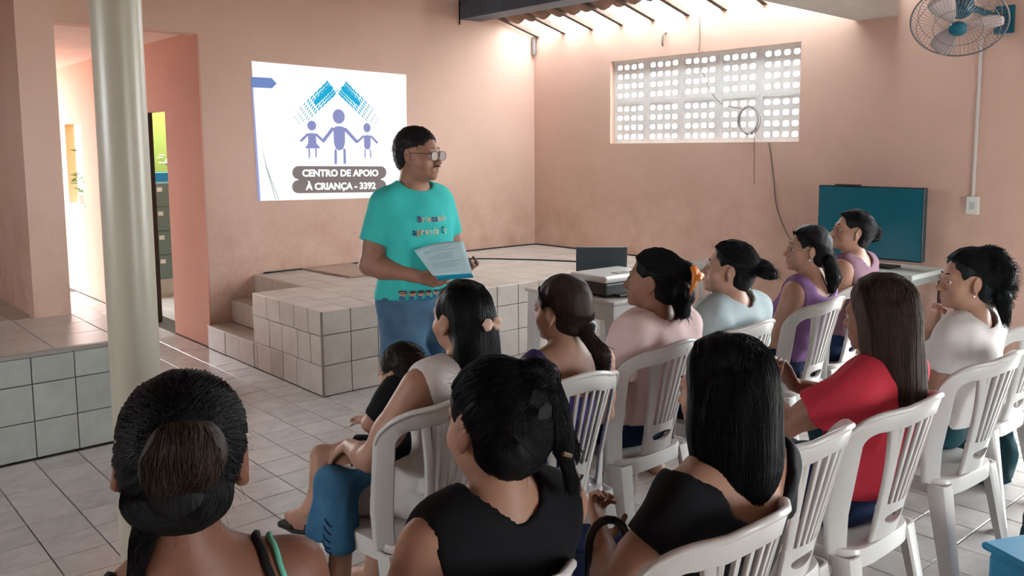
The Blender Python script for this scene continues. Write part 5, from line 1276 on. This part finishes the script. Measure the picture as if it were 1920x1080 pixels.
r11_, j11, hc11, Rh11, F11, B11 = P_('girl in a red T-shirt with long straight brown hair', 2.56, 1.225, 0, skin=SK1, hair='long_brown', hair_col=C_LBROWN, look=(2, -6, 0), strands=1500, bulk=.98,
    JW=dict(elL=(2.335, 1.40, .735), wrL=(2.44, 1.52, .80), elR=(2.77, 1.40, .72), wrR=(2.60, 1.53, .79)), J=dict(hdL=(.5, .2, .8), hnL=(.8, .1, -.4), hdR=(-.5, .2, .8), hnR=(-.8, .1, -.4)), clothes=W(tee('red', f=.58, slack=.02, e=.010), pants('navy', f=.35)), wisps=50)
r12_, j12, hc12, Rh12, F12, B12 = P_('girl in a white T-shirt with a curly bun resting her chin near her fist', 3.46, 1.315, 0, dz=.0, skin=SK2, hair='curly_bun', hair_col=(.012, .016, .019), look=(44, 0, 0), strands=1100, bulk=.95, head_s=.98,
    JW=dict(elL=(3.325, 1.36, .70), wrL=(3.425, 1.43, .865)), J=dict(hdL=(.15, -.1, 1), hnL=(.7, -.6, -.1)), curlL=1.3, clothes=W(tee('white', f=.62, slack=.026, e=.013), pants('tealp', f=.7)), wisps=90); earring(r12_, hc12, Rh12, .98, -1)
r13_, j13, hc13, Rh13, F13, B13 = P_('woman in a black wide-necked top with straight shoulder-length black hair', 1.555, 1.08, 0, dz=-.013, skin=SK2, hair='bob', hair_col=(.007, .008, .010), look=(6, -4, 0), strands=2600, strand_r=.0008, bulk=1.06,
    JW=dict(elL=(1.25, 1.12, .70), wrL=(1.345, 1.245, .735)), J=dict(hdL=(.25, .35, .25), hnL=(.2, -.8, .2)), curlL=1.1, clothes=W(tee('black', f=.5, slack=.018, e=.011, neck=(.175, .13, .07), nz=.03), pants('navy', f=.5)), wisps=60)

# umbrella hooked beside her knee
um = empty('umbrella', (1.292, 1.235, 0)); tag(um, 'closed umbrella with a curved black handle standing by the woman in black', 'umbrella')
hk = [(0, 0, .55), (0, 0, .72)]+[(.040-.040*math.cos(a), .0-.018*(1-math.cos(a)), .745+.052*math.sin(a)) for a in [k*math.pi/10 for k in range(11)]]+[(.080, -.036, .715)]
MB().tube(hk, .0095, 10).obj('handle', M_BLACK, um, True); MB().tube([(0, 0, 0), (0, 0, .58)], .005, 8).obj('shaft', M_BLACK, um)
MB().lathe([(.006, .06), (.028, .16), (.034, .42), (.022, .55), (.008, .56)], 10).obj('canopy', CL['navy'], um, True)

# ---------------------------------------------------------------- floor tiles: the largest in view are single objects, the rest one part
bpy.context.view_layer.update(); dg = bpy.context.evaluated_depsgraph_get()
def pix(P):
    d = Vector(P)-Vector((0, 0, HC)); z = d.dot(fw)
    if z < .05: return None
    return 960+FPX*d.dot(r2)/z, CY-FPX*d.dot(u2)/z, z
X0, Y0 = 2.66, 4.9
cand = []; rest = []
for i in range(-20, 18):
    for k in range(-36, 27):
        cx, cy_ = X0+PT*(i+.5), Y0+PT*(k+.5)
        if not (-2.8 < cx < XR-.1 and -3.5 < cy_ < 12.2): continue
        if cy_ > Y0 and cx > X0 and (cy_ < YB or cx < 2.83): continue          # under the stage
        if cy_ > 4.95 and cx < 1.60 and cy_ < 5.95: continue                   # under the platform
        if cy_ > YB and cx < 1.4: continue
        p = pix((cx, cy_, 0))
        if p is None or not (-160 < p[0] < 2080 and 200 < p[1] < 1240): rest.append((i, k)); continue
        vis = 0; org = Vector((0, 0, HC))
        for a in (-.4, 0, .4):
            for b in (-.4, 0, .4):
                q = Vector((cx+a*PT, cy_+b*PT, .001)); pq = pix(q)
                if not (0 <= pq[0] < 1920 and 0 <= pq[1] < 1080): continue
                d = q-org; L = d.length; hit = SC.ray_cast(dg, org, d.normalized(), distance=L-.004)[0]
                vis += (not hit)
        e1 = pix((cx+PT/2, cy_, 0)); e2 = pix((cx-PT/2, cy_, 0)); e3 = pix((cx, cy_+PT/2, 0)); e4 = pix((cx, cy_-PT/2, 0))
        area = abs((e1[0]-e2[0])*(e3[1]-e4[1])-(e1[1]-e2[1])*(e3[0]-e4[0])) if (e1 and e2 and e3 and e4) else 0
        (cand if vis else rest).append((area*vis, i, k) if vis else (i, k))
cand.sort(reverse=True); rest += [(i, k) for _, i, k in cand[300:]]
tm = tile_mesh(PT-.0045, PT-.0045, .008, M_TILE)
for _, i, k in cand[:300]:
    o = bpy.data.objects.new('tile', tm); o.location = (X0+PT*(i+.5), Y0+PT*(k+.5), -.008+random.uniform(-.0008, .0004)); o.rotation_euler = (random.uniform(-.002, .002), random.uniform(-.002, .002), random.choice((0, 1, 2, 3))*math.pi/2); link(o, fl)
v = []; f = []; w = PT/2-.00225
for i, k in rest:
    cx, cy_ = X0+PT*(i+.5), Y0+PT*(k+.5); n = len(v)
    v += [(cx+a*w, cy_+b*w, z) for z in (-.007, -.0005) for a, b in ((-1, -1), (1, -1), (1, 1), (-1, 1))]
    f += [(n+4, n+5, n+6, n+7)]+[(n+q, n+(q+1) % 4, n+4+(q+1) % 4, n+4+q) for q in range(4)]
ft = mesh_obj('floor_tiles', v, f, M_TILE, fl); tag(ft, kind='stuff')
